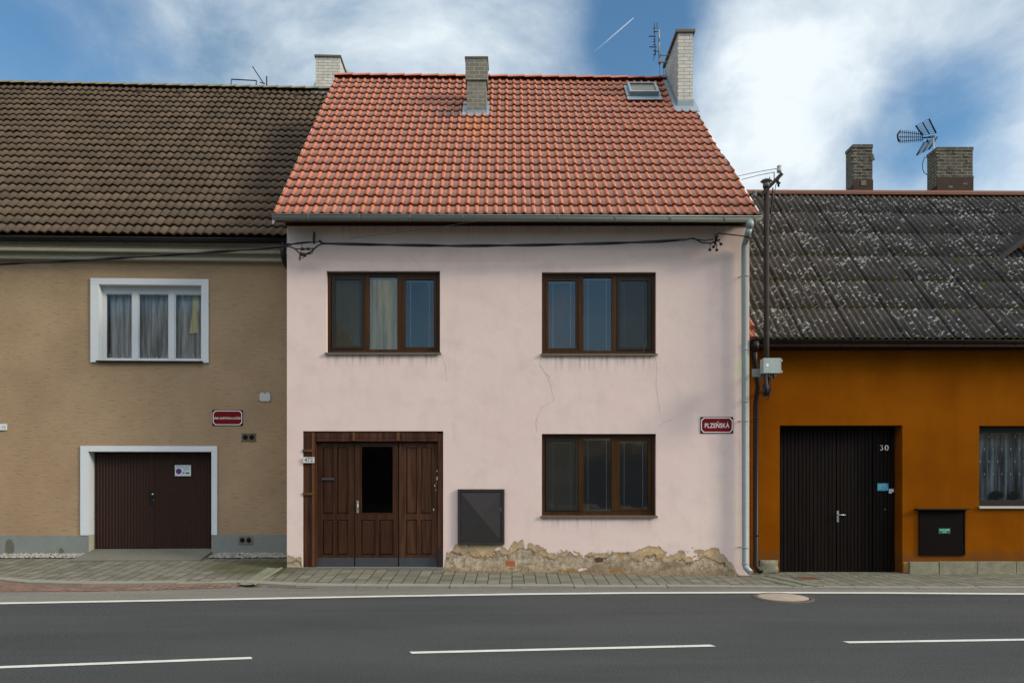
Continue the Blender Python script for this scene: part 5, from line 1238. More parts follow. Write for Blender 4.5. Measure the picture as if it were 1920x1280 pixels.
# broken red tile bits at the left verge, with a fascia
m = MB()
for i, (px, py) in enumerate(((1409, 632), (1416, 632), (1411, 612))):
    p = RT.at(px, py, RT_V0 + .02 + .12 * (i == 2)); m.tube([(p.x, p.y - .02, p.z - .02), (p.x - .02, p.y + .2, p.z + .19)], [.045, .038], 10)
m.build('verge_tile', M_RIDGERED, oroof)
half_round_gutter(RT, 'gutter', 1408, 2360, 636.5, 640.5, -.42, .058, M_BROWNGUT, org, [1492, 1600, 1705, 1812, 1908], M_BROWNGUT, 100)
m = MB(); zt = RT.at(1700, 657).z; m.box(OU0, OU1, -.03, -.003, zt, ZOW + .01); m.box(OU0, OU1, -.27, -.031, ZOW - .02, ZOW - .002); m.build('soffit_board', M_SOFFIT, org)
hp = RT.at(1416, 655, -.36); m = MB(); m.tube([(hp.x, -.36, hp.z + .14), (hp.x, -.36, hp.z + .04), (hp.x, -.34, hp.z - .03)], [.075, .07, .05], 12)
b1 = RT.at(1418, 700, -.16); b2 = RT.at(1417, 1060, -.12)
m.tube([(hp.x, -.34, hp.z - .01), (hp.x + .01, -.30, hp.z - .2), (b1.x + .01, -.22, b1.z - .25), (b2.x, -.12, b1.z - .55), (b2.x, -.12, b2.z), (b2.x + .05, -.24, b2.z - .10)], .048, 14)
odp = m.build('downpipe', M_BROWNGUT, org)
for py in (700, 784, 1003):
    c_ = RT.at(1418, py, -.12); k = MB(); k.tube([(c_.x, -.12, c_.z - .012), (c_.x, -.12, c_.z + .012)], .053, 14); k.tube([(c_.x + .04, -.12, c_.z), (c_.x + .085, -.02, c_.z)], .008, 6); k.build('pipe_clip', M_BROWNGUT, odp)
def ochim(px0, px1, pybase, pytop, depth, label=None):
    b = RT.at((px0 + px1) / 2, pybase, vrR + .16); a_ = RT.at(px0, pybase, vrR + .20); c_ = RT.at(px1, pybase, vrR + .20); t = RT.at(px0, pytop, vrR + .20)
    return a_.x, c_.x, a_.z, t.z
for (px0, px1, pyt, dep, pot) in ((1599.5, 1636, 272, .38, True), (1757, 1824, 277, .42, False)):
    x0, x1, zb, zt2 = ochim(px0, px1, 356, pyt, dep); m = MB()
    rows_ = int((zt2 - zb + .3) / .075); v0c = vrR + .20
    m.box(x0, x1, v0c, v0c + dep, zb - .6, zt2)
    rr = random.Random(int(px0)); 
    for i in range(26): # uneven top course and chipped bricks
        ux = x0 + (x1 - x0) * rr.random(); m.box(ux - .05, ux + .05, v0c - .006 - rr.random() * .008, v0c + .02, zt2 - .075 * (i % 14) - .068, zt2 - .075 * (i % 14) - .004)
    m.box(x0 - .012, x1 + .012, v0c - .012, v0c + dep + .012, zt2 - .06, zt2 + .012)
    c_ = m.build('chimney', M_OLDBRICK, org)
    m = MB(); m.box(x0 - .01, x1 + .01, v0c - .012, v0c - .001, zb - .2, zb + (.24 if pot else .30)); m.box(x0 - .012, x0 - .001, v0c - .012, v0c + dep, zb - .3, zb + .12)
    m.build('flashing', M_RUSTFL, c_)
    if pot:
        m = MB(); m.lathe(((x0 + x1) / 2 - .05, v0c + .3, zt2 + .01), [(.10, 0), (.10, .05), (.115, .06), (.115, .08), (.05, .085)], 14); m.build('flue_pot', M_CONC, c_)
        m = MB(); xm = (x0 + x1) / 2; m.box(xm - .05, xm + .07, v0c - .022, v0c - .0125, zb + .10, zb + .22); m.build('soot_door', M_CONC, c_)
    else: bigch = (x0, x1, v0c, zt2, dep)
# dormer at the right
dp_ = RT.plane(1870, 482, RT_V0, RT_Z0, RT_T); tip = Vector(dp_); td = math.tan(R(36)); hwid = 1.55
rx = tip.x + hwid; rz = tip.z + hwid * td + .02; vf = tip.y - .02
vb_tip = tip.y; vb_r = tip.y + (rz - tip.z) / RT_T + .1
m = MB(); th = .07
for sg in (-1, 1):
    ex_ = rx + sg * hwid
    e0 = Vector((ex_, vf, tip.z - .02)); r0 = Vector((rx, vf, rz)); e1 = Vector((ex_, tip.y + .08, tip.z - .02)); r1 = Vector((rx, vb_r, rz))
    P_ = [e0 - Vector((0, 0, th)), e0, e1 - Vector((0, 0, th)), e1, r0 - Vector((0, 0, th)), r0, r1 - Vector((0, 0, th)), r1]
    m.hexa(P_)
dorm_roof_uv = None
dm = MB(); wv = vf + .28; zb_ = RT_Z0 + RT_T * (wv - RT_V0)
dm.poly([(rx - hwid + .38, wv, zb_ - .25), (rx + hwid - .38, wv, zb_ - .25), (rx + hwid - .38, wv, tip.z - .10 + .38 * td), (rx, wv, rz - .10), (rx - hwid + .38, wv, tip.z - .10 + .38 * td)])
dorm = dm.build('dormer', M_ORANGE, org)
m.build('dormer_roof', plain('dark_dormer_cover', (.022, .023, .026), .8, 0, .9, 14, .5, 30, .1), dorm)
m = MB()
for sg in (-1, 1):
    ex_ = rx + sg * (hwid + .015); m.hexa([(ex_, vf - .022, tip.z - .13), (ex_, vf - .022, tip.z - .02), (ex_, vf - .002, tip.z - .13), (ex_, vf - .002, tip.z - .02), (rx, vf - .022, rz - .11), (rx, vf - .022, rz + .01), (rx, vf - .002, rz - .11), (rx, vf - .002, rz + .01)])
m.build('barge_board', M_BLACKMETAL, dorm)

# ================================================================== SIGNS, BOXES, CABLES, ANTENNAS
WF = Frame(0, 0)
def local_empty(F, p, name, label, cat, group=None):
    w_ = F.o + F.U * p.x + F.V * p.y; return sub_empty(name, (w_.x, w_.y, p.z), label, cat, group, F.yaw)
def street_sign(F, x0, x1, y0, y1, txt, size, sx, label):
    c_ = F.at((x0 + x1) / 2, (y0 + y1) / 2); a0, a1, c0, c1 = F.rect(x0, x1, y0, y1); w_, h_ = (a1 - a0) / 2, (c1 - c0) / 2
    e = local_empty(F, Vector((c_.x, -.004, c_.z)), 'street_sign', label, 'street sign', 'red enamel street name signs')
    m = MB(); m.box(-w_, w_, -.008, 0, -h_, h_); m.build('plate', M_SIGNDARK, e)
    q = .028; ch = .045
    def octo(g, c__): a, b = w_ - g, h_ - g; return [(-a + c__, -b), (a - c__, -b), (a, -b + c__), (a, b - c__), (a - c__, b), (-a + c__, b), (-a, b - c__), (-a, -b + c__)]
    m = MB(); m.poly([(x, -.0095, z) for x, z in octo(.012, ch)]); m.build('border', M_SIGNWHITE, e)
    m = MB(); m.poly([(x, -.0105, z) for x, z in octo(.026, ch - .004)]); m.build('face', M_SIGNRED, e)
    text_mesh('lettering', txt, 0, -.012, -.012, size, M_SIGNWHITE, e, sx, .0008, bold=.0004)
    m = MB()
    for s1_ in (-1, 1):
        for s2_ in (-1, 1): m.disc((s1_ * (w_ - .014), s2_ * (h_ - .014)), .006, -.0098, 8)
    m.build('screw', M_BLACKMETAL, e)
street_sign(LF, 398.5, 455.5, 768.5, 797.5, 'NÁM. KAPITÁNA KUČERY', .060, .82, 'red street sign with small white lettering on the tan wall')
street_sign(PK, 1313, 1374.5, 781.5, 812, 'PLZEŇSKÁ', .118, .80, 'red street sign with large white lettering on the pink wall')
# house number plaque on the door frame
c_ = PK.at(579.5, 862); e = local_empty(PK, Vector((c_.x, -.020, c_.z)), 'number_plaque', 'small worn white house number plaque on the left door post of the pink house', 'house number')
m = MB(); m.box(-.102, .102, -.008, 0, -.052, .052); m.build('plate', plain('worn_white_enamel', (0.46, 0.47, 0.46), .6, 0, .5, 30), e)
text_mesh('lettering', '472', 0, -.0095, 0, .10, plain('plaque_dark', (.05, .06, .06), .6), e, 1.0, .0008)
# garage no-parking notice
v = .185; a0, a1, c0, c1 = LF.rect(328, 358, 871.5, 892, v); c_ = Vector(((a0 + a1) / 2, v, (c0 + c1) / 2))
e = local_empty(LF, c_, 'parking_notice', 'small white notice with a blue no parking disc on the right garage door leaf', 'notice'); w_, h_ = (a1 - a0) / 2, (c1 - c0) / 2
m = MB(); m.box(-w_, w_, -.002, .0, -h_, h_); m.build('plate', plain('notice_white', (.52, .58, .58), .5), e)
M_BLUE = plain('disc_blue', (.035, .04, .24), .5); M_TXTB = plain('notice_blue_text', (.09, .20, .30), .6); M_TXTK = plain('notice_black', (.012, .02, .02), .6); M_RED = plain('disc_red', (.22, .02, .10), .5)
text_mesh('lettering', 'NEPARKUJTE', 0.0, -.0035, h_ * .70, .046, M_TXTB, e, 1.0, .0005); text_mesh('lettering', 'VJEZD', w_ * .42, -.0035, h_ * .25, .046, M_TXTB, e, .95, .0005)
m = MB(); m.disc((-w_ * .52, -h_ * .14), h_ * .52, -.003, 24); m.build('disc', M_RED, e)
m = MB(); m.disc((-w_ * .52, -h_ * .14), h_ * .40, -.0036, 24); m.build('disc_face', M_BLUE, e)
m = MB(); ex, ez = -w_ * .52, -h_ * .14; q = h_ * .36; t = .004
m.poly([(ex - q * .7 - t, -.0042, ez + q * .7 - t), (ex + q * .7 - t, -.0042, ez - q * .7 - t), (ex + q * .7 + t, -.0042, ez - q * .7 + t), (ex - q * .7 + t, -.0042, ez + q * .7 + t)]); m.build('disc_bar', M_RED, e)
m = MB(); z_ = -h_ * .58   # tow truck and car pictogram
m.poly([(-w_ * .08, -.0032, z_), (w_ * .20, -.0032, z_), (w_ * .20, -.0032, z_ + h_ * .14), (-w_ * .08, -.0032, z_ + h_ * .08)]); m.poly([(-w_ * .02, -.0032, z_ + h_ * .1), (w_ * .06, -.0032, z_ + h_ * .12), (w_ * .24, -.0032, z_ + h_ * .5), (w_ * .18, -.0032, z_ + h_ * .5)])
m.poly([(w_ * .28, -.0032, z_), (w_ * .86, -.0032, z_), (w_ * .80, -.0032, z_ + h_ * .13), (w_ * .70, -.0032, z_ + h_ * .27), (w_ * .48, -.0032, z_ + h_ * .27), (w_ * .36, -.0032, z_ + h_ * .14)]); m.build('pictogram', M_TXTK, e)
# small plates on the tan wall
a0, a1, c0, c1 = LF.rect(487, 507, 736, 752); e = local_empty(LF, Vector(((a0 + a1) / 2, -.003, (c0 + c1) / 2)), 'survey_plate', 'small notched white plate on the tan wall above the red street sign', 'plate')
w_, h_ = (a1 - a0) / 2, (c1 - c0) / 2; m = MB(); m.poly([(-w_, -.012, -h_), (w_, -.012, -h_), (w_, -.012, h_), (.02, -.012, h_), (0, -.012, h_ * .55), (-.02, -.012, h_), (-w_, -.012, h_)]); m.box(-w_, w_, -.011, 0, -h_, h_ * .5)
m.build('plate', plain('plate_white', (.40, .44, .44), .6, 0, .2, 30), e)
m = MB()
for sx_ in (-1, 1):
    for sz_ in (-1, 1): m.box(sx_ * w_ - .008, sx_ * w_ + .008, -.014, -.0125, sz_ * h_ * .9 - .012, sz_ * h_ * .9 + .010)
m.build('clip', M_BLACKMETAL, e)
a0, a1, c0, c1 = LF.rect(-60, 13.5, 794.5, 806); e = local_empty(LF, Vector((a1, -.003, (c0 + c1) / 2)), 'wall_plate', 'narrow white plate cut off by the left edge of the photo on the tan wall', 'plate')
m = MB(); m.box(a0 - a1, 0, -.02, 0, -(c1 - c0) / 2, (c1 - c0) / 2); m.build('plate', M_WHITE, e); m = MB(); m.box(-.08, -.006, -.023, -.0205, -.02, .02); m.build('end_cap', M_RAIL, e)
# charcoal meter cabinet on the pink wall
a0, a1, c0, c1 = PK.rect(858.5, 946, 916.5, 1019.5); e = local_empty(PK, Vector(((a0 + a1) / 2, 0, c0)), 'meter_cabinet', 'charcoal meter cabinet with a creased door on the pink wall', 'meter cabinet', 'meter cabinets set in the house walls')
w_, h_ = (a1 - a0) / 2, c1 - c0; f = .038; m = MB()
m.box(-w_, w_, -.05, .0, 0, f); m.box(-w_, w_, -.05, .0, h_ - f, h_); m.box(-w_, -w_ + f, -.05, .0, f + .0005, h_ - f - .0005); m.box(w_ - f, w_, -.05, .0, f + .0005, h_ - f - .0005); m.build('frame', M_CABINET, e)
m = MB(); p0, p1, q0, q1 = -w_ + f + .006, w_ - f - .006, f + .006, h_ - f - .006; e_ = .012; ctr = m.pt((p0 + p1) / 2, -.092, (q0 + q1) / 2)
cs_ = [m.pt(p0, -.030, q0), m.pt(p1, -.030, q0), m.pt(p1, -.030, q1), m.pt(p0, -.030, q1)]
for i in range(4): m.face([cs_[i], cs_[(i + 1) % 4], ctr])
dr = m.build('door', M_CABINET, e)
m = MB(); m.box(p1 - .025, p1 - .017, -.045, -.0325, h_ * .60, h_ * .66); m.build('latch', M_CHROME, dr)
# dark brown cabinet on the orange wall
a0, a1, c0, c1 = RT.rect(1722, 1808, 955, 1040); e = local_empty(RT, Vector(((a0 + a1) / 2, -.002, c0)), 'meter_cabinet', 'dark brown meter cabinet with a small green label on the orange wall', 'meter cabinet', 'meter cabinets set in the house walls')
w_, h_ = (a1 - a0) / 2, c1 - c0; m = MB(); f = .022
m.box(-w_, w_, -.03, .0, 0, f); m.box(-w_, -w_ + f, -.03, 0, f + .0005, h_); m.box(w_ - f, w_, -.03, 0, f + .0005, h_); m.build('frame', M_BRCAB, e)
m = MB(); m.box(-w_ + f + .004, w_ - f - .004, -.024, -.002, f + .004, h_ - .002); dr = m.build('door', M_BRCAB, e)
m = MB(); m.box(-w_ - .075, w_ + .065, -.10, .0, h_ + .002, h_ + .022); m.build('ledge', M_BROWNGUT, e)
m = MB(); m.box(w_ - .055, w_ - .045, -.030, -.0245, .10, .19); m.build('latch', M_BLACKMETAL, dr)
g0, g1, k0, k1 = RT.rect(1758.5, 1780, 989.5, 999.5); gx = ((g0 + g1) - (a0 + a1)) / 2; gz = (k0 + k1) / 2 - c0
e2 = local_empty(RT, Vector(((g0 + g1) / 2, -.0265, (k0 + k1) / 2)), 'gas_label', 'small green label with two white lines on the dark brown cabinet', 'label')
m = MB(); m.box(-(g1 - g0) / 2, (g1 - g0) / 2, -.0015, 0, -(k1 - k0) / 2, (k1 - k0) / 2); m.build('plate', plain('label_green', (.012, .12, .09), .5, 0, .15, 40), e2)
M_LG = plain('label_text', (.42, .62, .56), .6); text_mesh('lettering', 'HLAVNÍ UZÁVĚR', 0, -.0022, .016, .026, M_LG, e2, .95, .0003, bold=.0008); text_mesh('lettering', 'PLYNU', 0, -.0022, -.020, .026, M_LG, e2, .95, .0003, bold=.0008)
# house number 30, stickers on the gate
v = .232
c_ = RT.at(1657.5, 839, v); e = local_empty(RT, c_, 'house_number', 'white numerals on the dark gate of the orange house', 'house number')
def digit(kind, ox, s_):
    m = MB(); n_ = 20
    if kind == '0':
        pts = [(ox + math.cos(t) * .030 * s_, math.sin(t) * .050 * s_) for t in [2 * math.pi * i / n_ for i in range(n_ + 1)]]; wd = [.0035 + .0065 * abs(math.cos(2 * math.pi * i / n_)) for i in range(n_ + 1)]
    else:
        pts = [(ox - .026 * s_, .034 * s_), (ox - .024 * s_, .048 * s_), (ox + .026 * s_, .048 * s_), (ox - .002 * s_, .008 * s_), (ox + .014 * s_, .006 * s_), (ox + .026 * s_, -.008 * s_), (ox + .026 * s_, -.028 * s_), (ox + .012 * s_, -.045 * s_), (ox - .010 * s_, -.049 * s_), (ox - .026 * s_, -.038 * s_)]; wd = [.004, .004, .004, .005, .005, .008, .008, .005, .005, .008]
    prev = None
    for i, (x_, z_) in enumerate(pts):
        p, q = pts[max(i - 1, 0)], pts[min(i + 1, len(pts) - 1)]; d_ = Vector((q[0] - p[0], q[1] - p[1])).normalized(); nn = Vector((-d_.y, d_.x)) * wd[i]
        cur = (m.pt(x_ - nn.x, -.003, z_ - nn.y), m.pt(x_ + nn.x, -.003, z_ + nn.y))
        if prev: m.face([prev[0], prev[1], cur[1], cur[0]])
        prev = cur
    return m.build('numeral', M_SIGNWHITE, e)
digit('3', -.048, .92); digit('0', .048, .92)
v = .231
a0, a1, c0, c1 = RT.rect(1645, 1665.5, 905.5, 919.5, v); e = local_empty(RT, Vector(((a0 + a1) / 2, v, (c0 + c1) / 2)), 'sticker', 'blue and white sticker on the dark gate', 'sticker'); w_, h_ = (a1 - a0) / 2, (c1 - c0) / 2
m = MB(); m.box(-w_, w_, -.0015, 0, -h_, h_); m.build('sheet', plain('sticker_blue', (.05, .28, .42), .5, 0, .5, 25), e)
m = MB(); rr = random.Random(8)
for i in range(14): x_, z_ = rr.uniform(-w_ * .2, w_ * .8), rr.uniform(-h_ * .8, h_ * .8); m.poly([(x_, -.0022, z_), (x_ + .02, -.0022, z_ + .003), (x_ + .018, -.0022, z_ + .010), (x_ + .002, -.0022, z_ + .008)])
for i in range(3): z_ = h_ * (.45 - .4 * i); m.poly([(-w_ * .8, -.0022, z_), (-w_ * .2, -.0022, z_), (-w_ * .2, -.0022, z_ + .008), (-w_ * .8, -.0022, z_ + .008)])
m.build('print', plain('sticker_print', (.45, .55, .60), .6), e)
a0, a1, c0, c1 = RT.rect(1666.5, 1676, 916, 924.5, v); e = local_empty(RT, Vector(((a0 + a1) / 2, v, (c0 + c1) / 2)), 'sticker', 'tiny pale grey sticker beside the blue one on the dark gate', 'sticker'); w_, h_ = (a1 - a0) / 2, (c1 - c0) / 2
m = MB(); m.poly([(-w_, -.0015, -h_), (w_ * .2, -.0015, -h_), (w_ * .2, -.0015, -h_ * .4), (w_, -.0015, -h_ * .4), (w_, -.0015, h_), (-w_, -.0015, h_)]); m.build('sheet', plain('sticker_pale', (.45, .47, .55), .6, 0, .2, 40), e)

# ---- overhead cable and its wall brackets
def bundle(pts, r, label, cat='cable', name='overhead_cable', grp='overhead cables along the facades', two=True, sag=0.0, mat=None):
    P_ = [Vector(p) for p in pts]; fine = []
    for a, b in zip(P_, P_[1:]):
        k = max(2, int((b - a).length / .25))
        for i in range(k): t = i / k; fine.append(a.lerp(b, t) - Vector((0, 0, sag * 4 * t * (1 - t) if len(P_) == 2 else 0)))
    fine.append(P_[-1]); m = MB()
    if two:
        for s_ in range(2): m.tube([p + Vector((0, math.cos(i * .8 + s_ * math.pi) * r * .7, math.sin(i * .8 + s_ * math.pi) * r * .7 )) for i, p in enumerate(fine)], r, 6)
    else: m.tube(fine, r, 6)
    o = m.build(name, mat or M_BLACKCABLE, None); return tag(o, label, cat, grp)
Y1 = 12.72
bundle([PW(-160, 507, 13.75), PW(0, 495, 13.78), PW(180, 486.5, 13.75), PW(360, 475, 13.55), PW(500, 465.5, 13.05), PW(538, 461, Y1)], .016, 'thick black cable rising across the front of the tan house to the pink corner')
bundle([PW(604, 456.5, Y1), PW(720, 459, Y1), PW(860, 461, Y1), PW(1000, 459.5, Y1), PW(1130, 456.5, Y1), PW(1240, 452.5, Y1), PW(1290, 448.5, Y1)], .016, 'thick black cable running across the pink facade above the upper windows')
bundle([PW(655, 447, 12.70), PW(800, 429, 12.60), PW(948, 407, 12.40)], .0035, 'thin grey wire slanting up across the pink wall to the gutter', two=False, mat=M_WIRE)
bundle([PW(1344, 440, 12.78), PW(1347, 437.5, 12.7), PW(1390, 442, 12.62), PW(1410, 446.5, 12.60), PW(1424, 447, 12.60), PW(1431, 438, 12.62)], .010, 'thin black cable looping from the pink wall bracket to the roof mast', two=False)
# left wall bracket with clamps and looping cables
p = PW(590, 452, 12.9); e = sub_empty('wall_bracket', p, 'dark bracket with clamps and looping cables at the left of the pink wall', 'cable bracket', 'cable brackets on the pink wall')
def rel(px, py, Y=Y1): return PW(px, py, Y) - p
m = MB(); m.tube([rel(589, 436, 12.98), rel(589.5, 436, 12.8)], .016, 8); m.tube([rel(589.5, 436, 12.80), rel(589, 444, 12.78), rel(589, 456, 12.74)], [.022, .028, .022], 8); m.tube([rel(589, 444, 12.79), rel(589, 444, 12.99)], .02, 8); m.build('arm', M_RUSTPOLE, e)
m = MB(); m.tube([rel(540, 459), rel(560, 456), rel(575, 454.5), rel(589, 453.8), rel(601, 453)], [.010, .020, .018, .010, .010], 8); m.tube([rel(536, 458), rel(546, 458.5)], .022, 8); m.tube([rel(599, 450.5), rel(603, 455)], .020, 8); m.build('tension_clamp', M_BLACKMETAL, e)
m = MB()
m.tube([rel(538, 462), rel(545, 463), rel(553, 466.5), rel(560, 473), rel(566, 478)], .013, 6); m.tube([rel(553, 466.5), rel(563, 467), rel(575, 467), rel(590, 465)], .010, 6)
m.tube([rel(604, 457), rel(597, 460), rel(590, 465.5), rel(582, 473), rel(573, 476)], .013, 6); m.tube([rel(589, 467), rel(585, 475), rel(576, 477)], .008, 6)
m.tube([rel(567, 456), rel(565, 468), rel(562, 478), rel(560.5, 488), rel(562.5, 489), rel(563.5, 480)], .007, 6); m.tube([rel(562, 484), rel(568, 484), rel(572, 480)], .006, 6); m.build('looping_cable', M_BLACKCABLE, e)
for a_ in ((568, 466.5), (578, 466.5)): m = MB(); m.tube([rel(a_[0] - 3, a_[1]), rel(a_[0] + 3, a_[1] + .5)], .026, 8); m.build('connector', M_BLACKMETAL, e)
m = MB(); m.tube([rel(563, 476), rel(572, 478)], .032, 8); m.tube([rel(569, 477.5), rel(574, 478)], .035, 8); m.build('connector', M_RUSTPOLE, e)
# right wall bracket
p = PW(1338, 448, 12.9); e = sub_empty('wall_bracket', p, 'dark bracket with dangling insulators at the right of the pink wall', 'cable bracket', 'cable brackets on the pink wall')
m = MB(); m.tube([rel(1345, 443, 12.99), rel(1345, 443, 12.82), rel(1342, 450, 12.78)], .020, 8); m.tube([rel(1333, 456, 12.8), rel(1350, 449, 12.8)], .014, 8); m.tube([rel(1341, 452, 12.8), rel(1341, 459, 12.8)], .02, 8); m.build('arm', M_RUSTPOLE, e)
m = MB(); m.tube([rel(1288, 449), rel(1300, 446), rel(1307, 449), rel(1320, 451), rel(1338, 449)], .010, 6); m.tube([rel(1282, 451), rel(1292, 447), rel(1304, 448.5), rel(1316, 455), rel(1334, 456.5)], .012, 6); m.tube([rel(1341, 450), rel(1341, 441), rel(1344, 438.5)], .009, 6)
m.tube([rel(1332, 455), rel(1331, 466)], .006, 6); m.tube([rel(1343, 456), rel(1344, 467)], .006, 6); m.tube([rel(1347, 452), rel(1352, 457)], .006, 6); m.build('looping_cable', M_BLACKCABLE, e)
for a_ in ((1331, 468.5), (1344, 469), (1352, 458), (1338, 463)): m = MB(); c_ = rel(a_[0], a_[1], 12.75); m.lathe((c_.x, c_.y, c_.z - .02), [(.012, 0), (.028, .012), (.026, .034), (.010, .046)], 10); m.build('insulator', M_BLACKMETAL, e)

# ---- roof mast by the orange house, with crossarm and insulators
YM = 12.62
p = PW(1437, 668, YM); e = sub_empty('service_mast', p, 'dark rusty electricity mast standing in front of the corrugated roof', 'mast')
def rel(px, py, Y=YM): return PW(px, py, Y) - p
m = MB(); m.tube([rel(1437, 735), rel(1437, 640), rel(1437, 352)], .047, 14); m.tube([rel(1437, 352), rel(1437, 342)], [.06, .06], 12); m.build('pole', M_RUSTPOLE, e)
m = MB(); m.tube([rel(1437, 690), rel(1437, 690, 13.34)], .022, 8); m.tube([rel(1437, 730), rel(1437, 730, 13.34)], .022, 8); m.tube([rel(1436, 720), rel(1436, 742)], .058, 10); m.build('wall_fixing', M_BROWNGUT, e)
m = MB(); a_, b_ = rel(1425, 368), rel(1465, 327); d_ = (b_ - a_); n_ = Vector((-d_.z, 0, d_.x)).normalized() * .03
m.hexa([a_ - n_ + Vector((0, -.05, 0)), a_ + n_ + Vector((0, -.05, 0)), a_ - n_ + Vector((0, .01, 0)), a_ + n_ + Vector((0, .01, 0)), b_ - n_ + Vector((0, -.05, 0)), b_ + n_ + Vector((0, -.05, 0)), b_ - n_ + Vector((0, .01, 0)), b_ + n_ + Vector((0, .01, 0))])
m.tube([rel(1451.5, 345), rel(1451.5, 323)], .008, 6); m.tube([rel(1443, 350), rel(1443, 332)], .008, 6); m.tube([rel(1458, 336), rel(1460, 350)], .018, 6); m.tube([rel(1455, 340), rel(1463, 344)], .018, 6); m.tube([rel(1424, 366), rel(1420, 362)], .03, 8); m.build('crossarm', M_RUSTPOLE, e)
def insul(c_, s_, nm='insulator', mat=None):
    m = MB(); m.lathe((c_.x, c_.y, c_.z), [(.010, -.03 * s_), (.036 * s_, -.02 * s_), (.040 * s_, .03 * s_), (.022 * s_, .045 * s_), (.036 * s_, .065 * s_), (.034 * s_, .09 * s_), (.012 * s_, .10 * s_)], 14); return m.build(nm, mat or M_PORC, e)
insul(rel(1461, 321), 1.05); 
m = MB(); c_ = rel(1436, 350); m.lathe((c_.x, c_.y - .02, c_.z), [(.05, -.02), (.062, .02), (.045, .05), (.05, .06), (.085, .075), (.10, .085), (.07, .11), (.02, .12)], 16); m.build('insulator', plain('dull_insulator', (.12, .125, .11), .5, 0, .4, 20), e)
insul(rel(1415, 368), 1.0, mat=plain('dull_insulator_small', (.12, .13, .12), .5))
m = MB(); m.tube([rel(1449, 352), rel(1449, 372), rel(1447, 386), rel(1445, 396), rel(1447, 410), rel(1444, 424), rel(1440, 440)], [.010, .022, .012, .014, .012, .010, .010], 6); m.tube([rel(1463, 332), rel(1454, 348), rel(1452, 370), rel(1446, 420)], .006, 6); m.build('lead_in_cable', M_BLACKCABLE, e)
bundle([PW(1458, 316, YM), PW(1425, 321.5, YM + 1.5), PW(1380, 331, YM + 3.6)], .006, 'upper thin wire from the mast insulator to behind the red roof', two=False, mat=M_WIRE, name='overhead_wire', grp='thin wires from the roof mast')
bundle([PW(1452, 323, YM), PW(1425, 328, YM + 1.3), PW(1390, 337, YM + 3.0)], .006, 'lower thin wire from the mast to behind the red roof', two=False, mat=M_WIRE, name='overhead_wire', grp='thin wires from the roof mast')
# junction box on the mast
p = PW(1447, 700, 12.42); e = sub_empty('junction_box', p, 'mottled grey junction box with a white spot fixed on the mast above the gate', 'junction box')
def rel(px, py, Y=12.42): return PW(px, py, Y) - p
a_, b_ = rel(1430.5, 699), rel(1463, 672)
m = MB(); m.box(a_.x, b_.x, 0, .14, a_.z, b_.z); m.build('case', M_BOX, e)
m = MB(); m.box(a_.x + .004, b_.x + .006, -.025, -.001, a_.z - .004, b_.z + .006); ld = m.build('cover', M_BOX, e)
m = MB(); c_ = rel(1438, 684.5); m.poly([(c_.x - .03, -.0262, c_.z), (c_.x, -.0262, c_.z - .03), (c_.x + .03, -.0262, c_.z), (c_.x, -.0262, c_.z + .03)]); m.build('warning_mark', M_SIGNWHITE, ld)
for (x_, y_) in ((1464, 676), (1464, 697)): c_ = rel(x_, y_); m = MB(); m.box(c_.x - .012, c_.x + .018, -.03, -.004, c_.z - .018, c_.z + .018); m.build('hinge', M_PORC, e)
m = MB(); a_, b_ = rel(1411, 706, 12.55), rel(1456, 691, 12.55); m.box(a_.x, b_.x, .145, .17, a_.z, b_.z); m.build('back_plate', plain('grey_plate', (.17, .18, .17), .6), e)
m = MB(); m.tube([rel(1436, 699), rel(1436, 728), rel(1436, 742)], [.030, .036, .028], 10); m.box(rel(1432, 734).x, rel(1446, 734).x, -.02, .05, rel(1432, 734).z, rel(1432, 727).z)
m.tube([rel(1446, 701), rel(1445, 712), rel(1444, 726), rel(1443, 738), rel(1440, 748), rel(1437, 750), rel(1435.5, 744)], .010, 6); m.tube([rel(1441, 700), rel(1442, 712)], .016, 6); m.tube([rel(1451, 700), rel(1451, 709)], .016, 6); m.build('cable_tail', M_BLACKCABLE, e)

# ---- antennas
def rod(m, a, b, r): m.tube([a, b], r, 5)
ym = PK.o.y + eb.y + .35
p = PW(1236.5, 122, ym); e = sub_empty('antenna', p, 'thin multi element antenna on a mast beside the tall white chimney', 'antenna', 'television antennas on the roofs')
def rel(px, py, Y=ym): return PW(px, py, Y) - p
m = MB(); rod(m, rel(1236.5, 121), rel(1236, 80), .022); rod(m, rel(1236, 81), rel(1235.5, 56), .016); rod(m, rel(1237, 104), rel(1258, 103.5), .013); rod(m, rel(1238, 116.5), rel(1252, 116.5), .016); m.box(rel(1235, 118).x, rel(1239.5, 118).x, -.04, .04, rel(1235, 118).z, rel(1235, 111).z); m.build('mast', M_ZINC, e)
m = MB(); rod(m, rel(1226.5, 44), rel(1229, 104), .008); rod(m, rel(1228, 60), rel(1235, 60), .009); rod(m, rel(1229, 96.5), rel(1236, 96.5), .009)
for y_, x0_, x1_ in ((68.5, 1216.5, 1230), (88.5, 1217.5, 1231)): rod(m, rel(x0_, y_), rel(x1_, y_), .011)
m.build('boom', M_BLACKMETAL, e)
m = MB()
for y_, w_ in ((53, 3), (60, 3.5), (74, 3), (78, 4), (84, 3), (95, 3), (103, 3)):
    rod(m, rel(1227, y_, ym - .30), rel(1227.5, y_ + 1, ym + .30), .008); rod(m, rel(1227 - w_ * .6, y_ + 1), rel(1227 + w_ * .6, y_ - 1), .010)
for x_ in (1226.5, 1233, 1231): rod(m, rel(x_, 40 + (x_ - 1226) * .4), rel(x_ + .6, 56), .004)
rod(m, rel(1228, 96), rel(1225.5, 114), .006); m.build('element', M_BLACKMETAL, e)
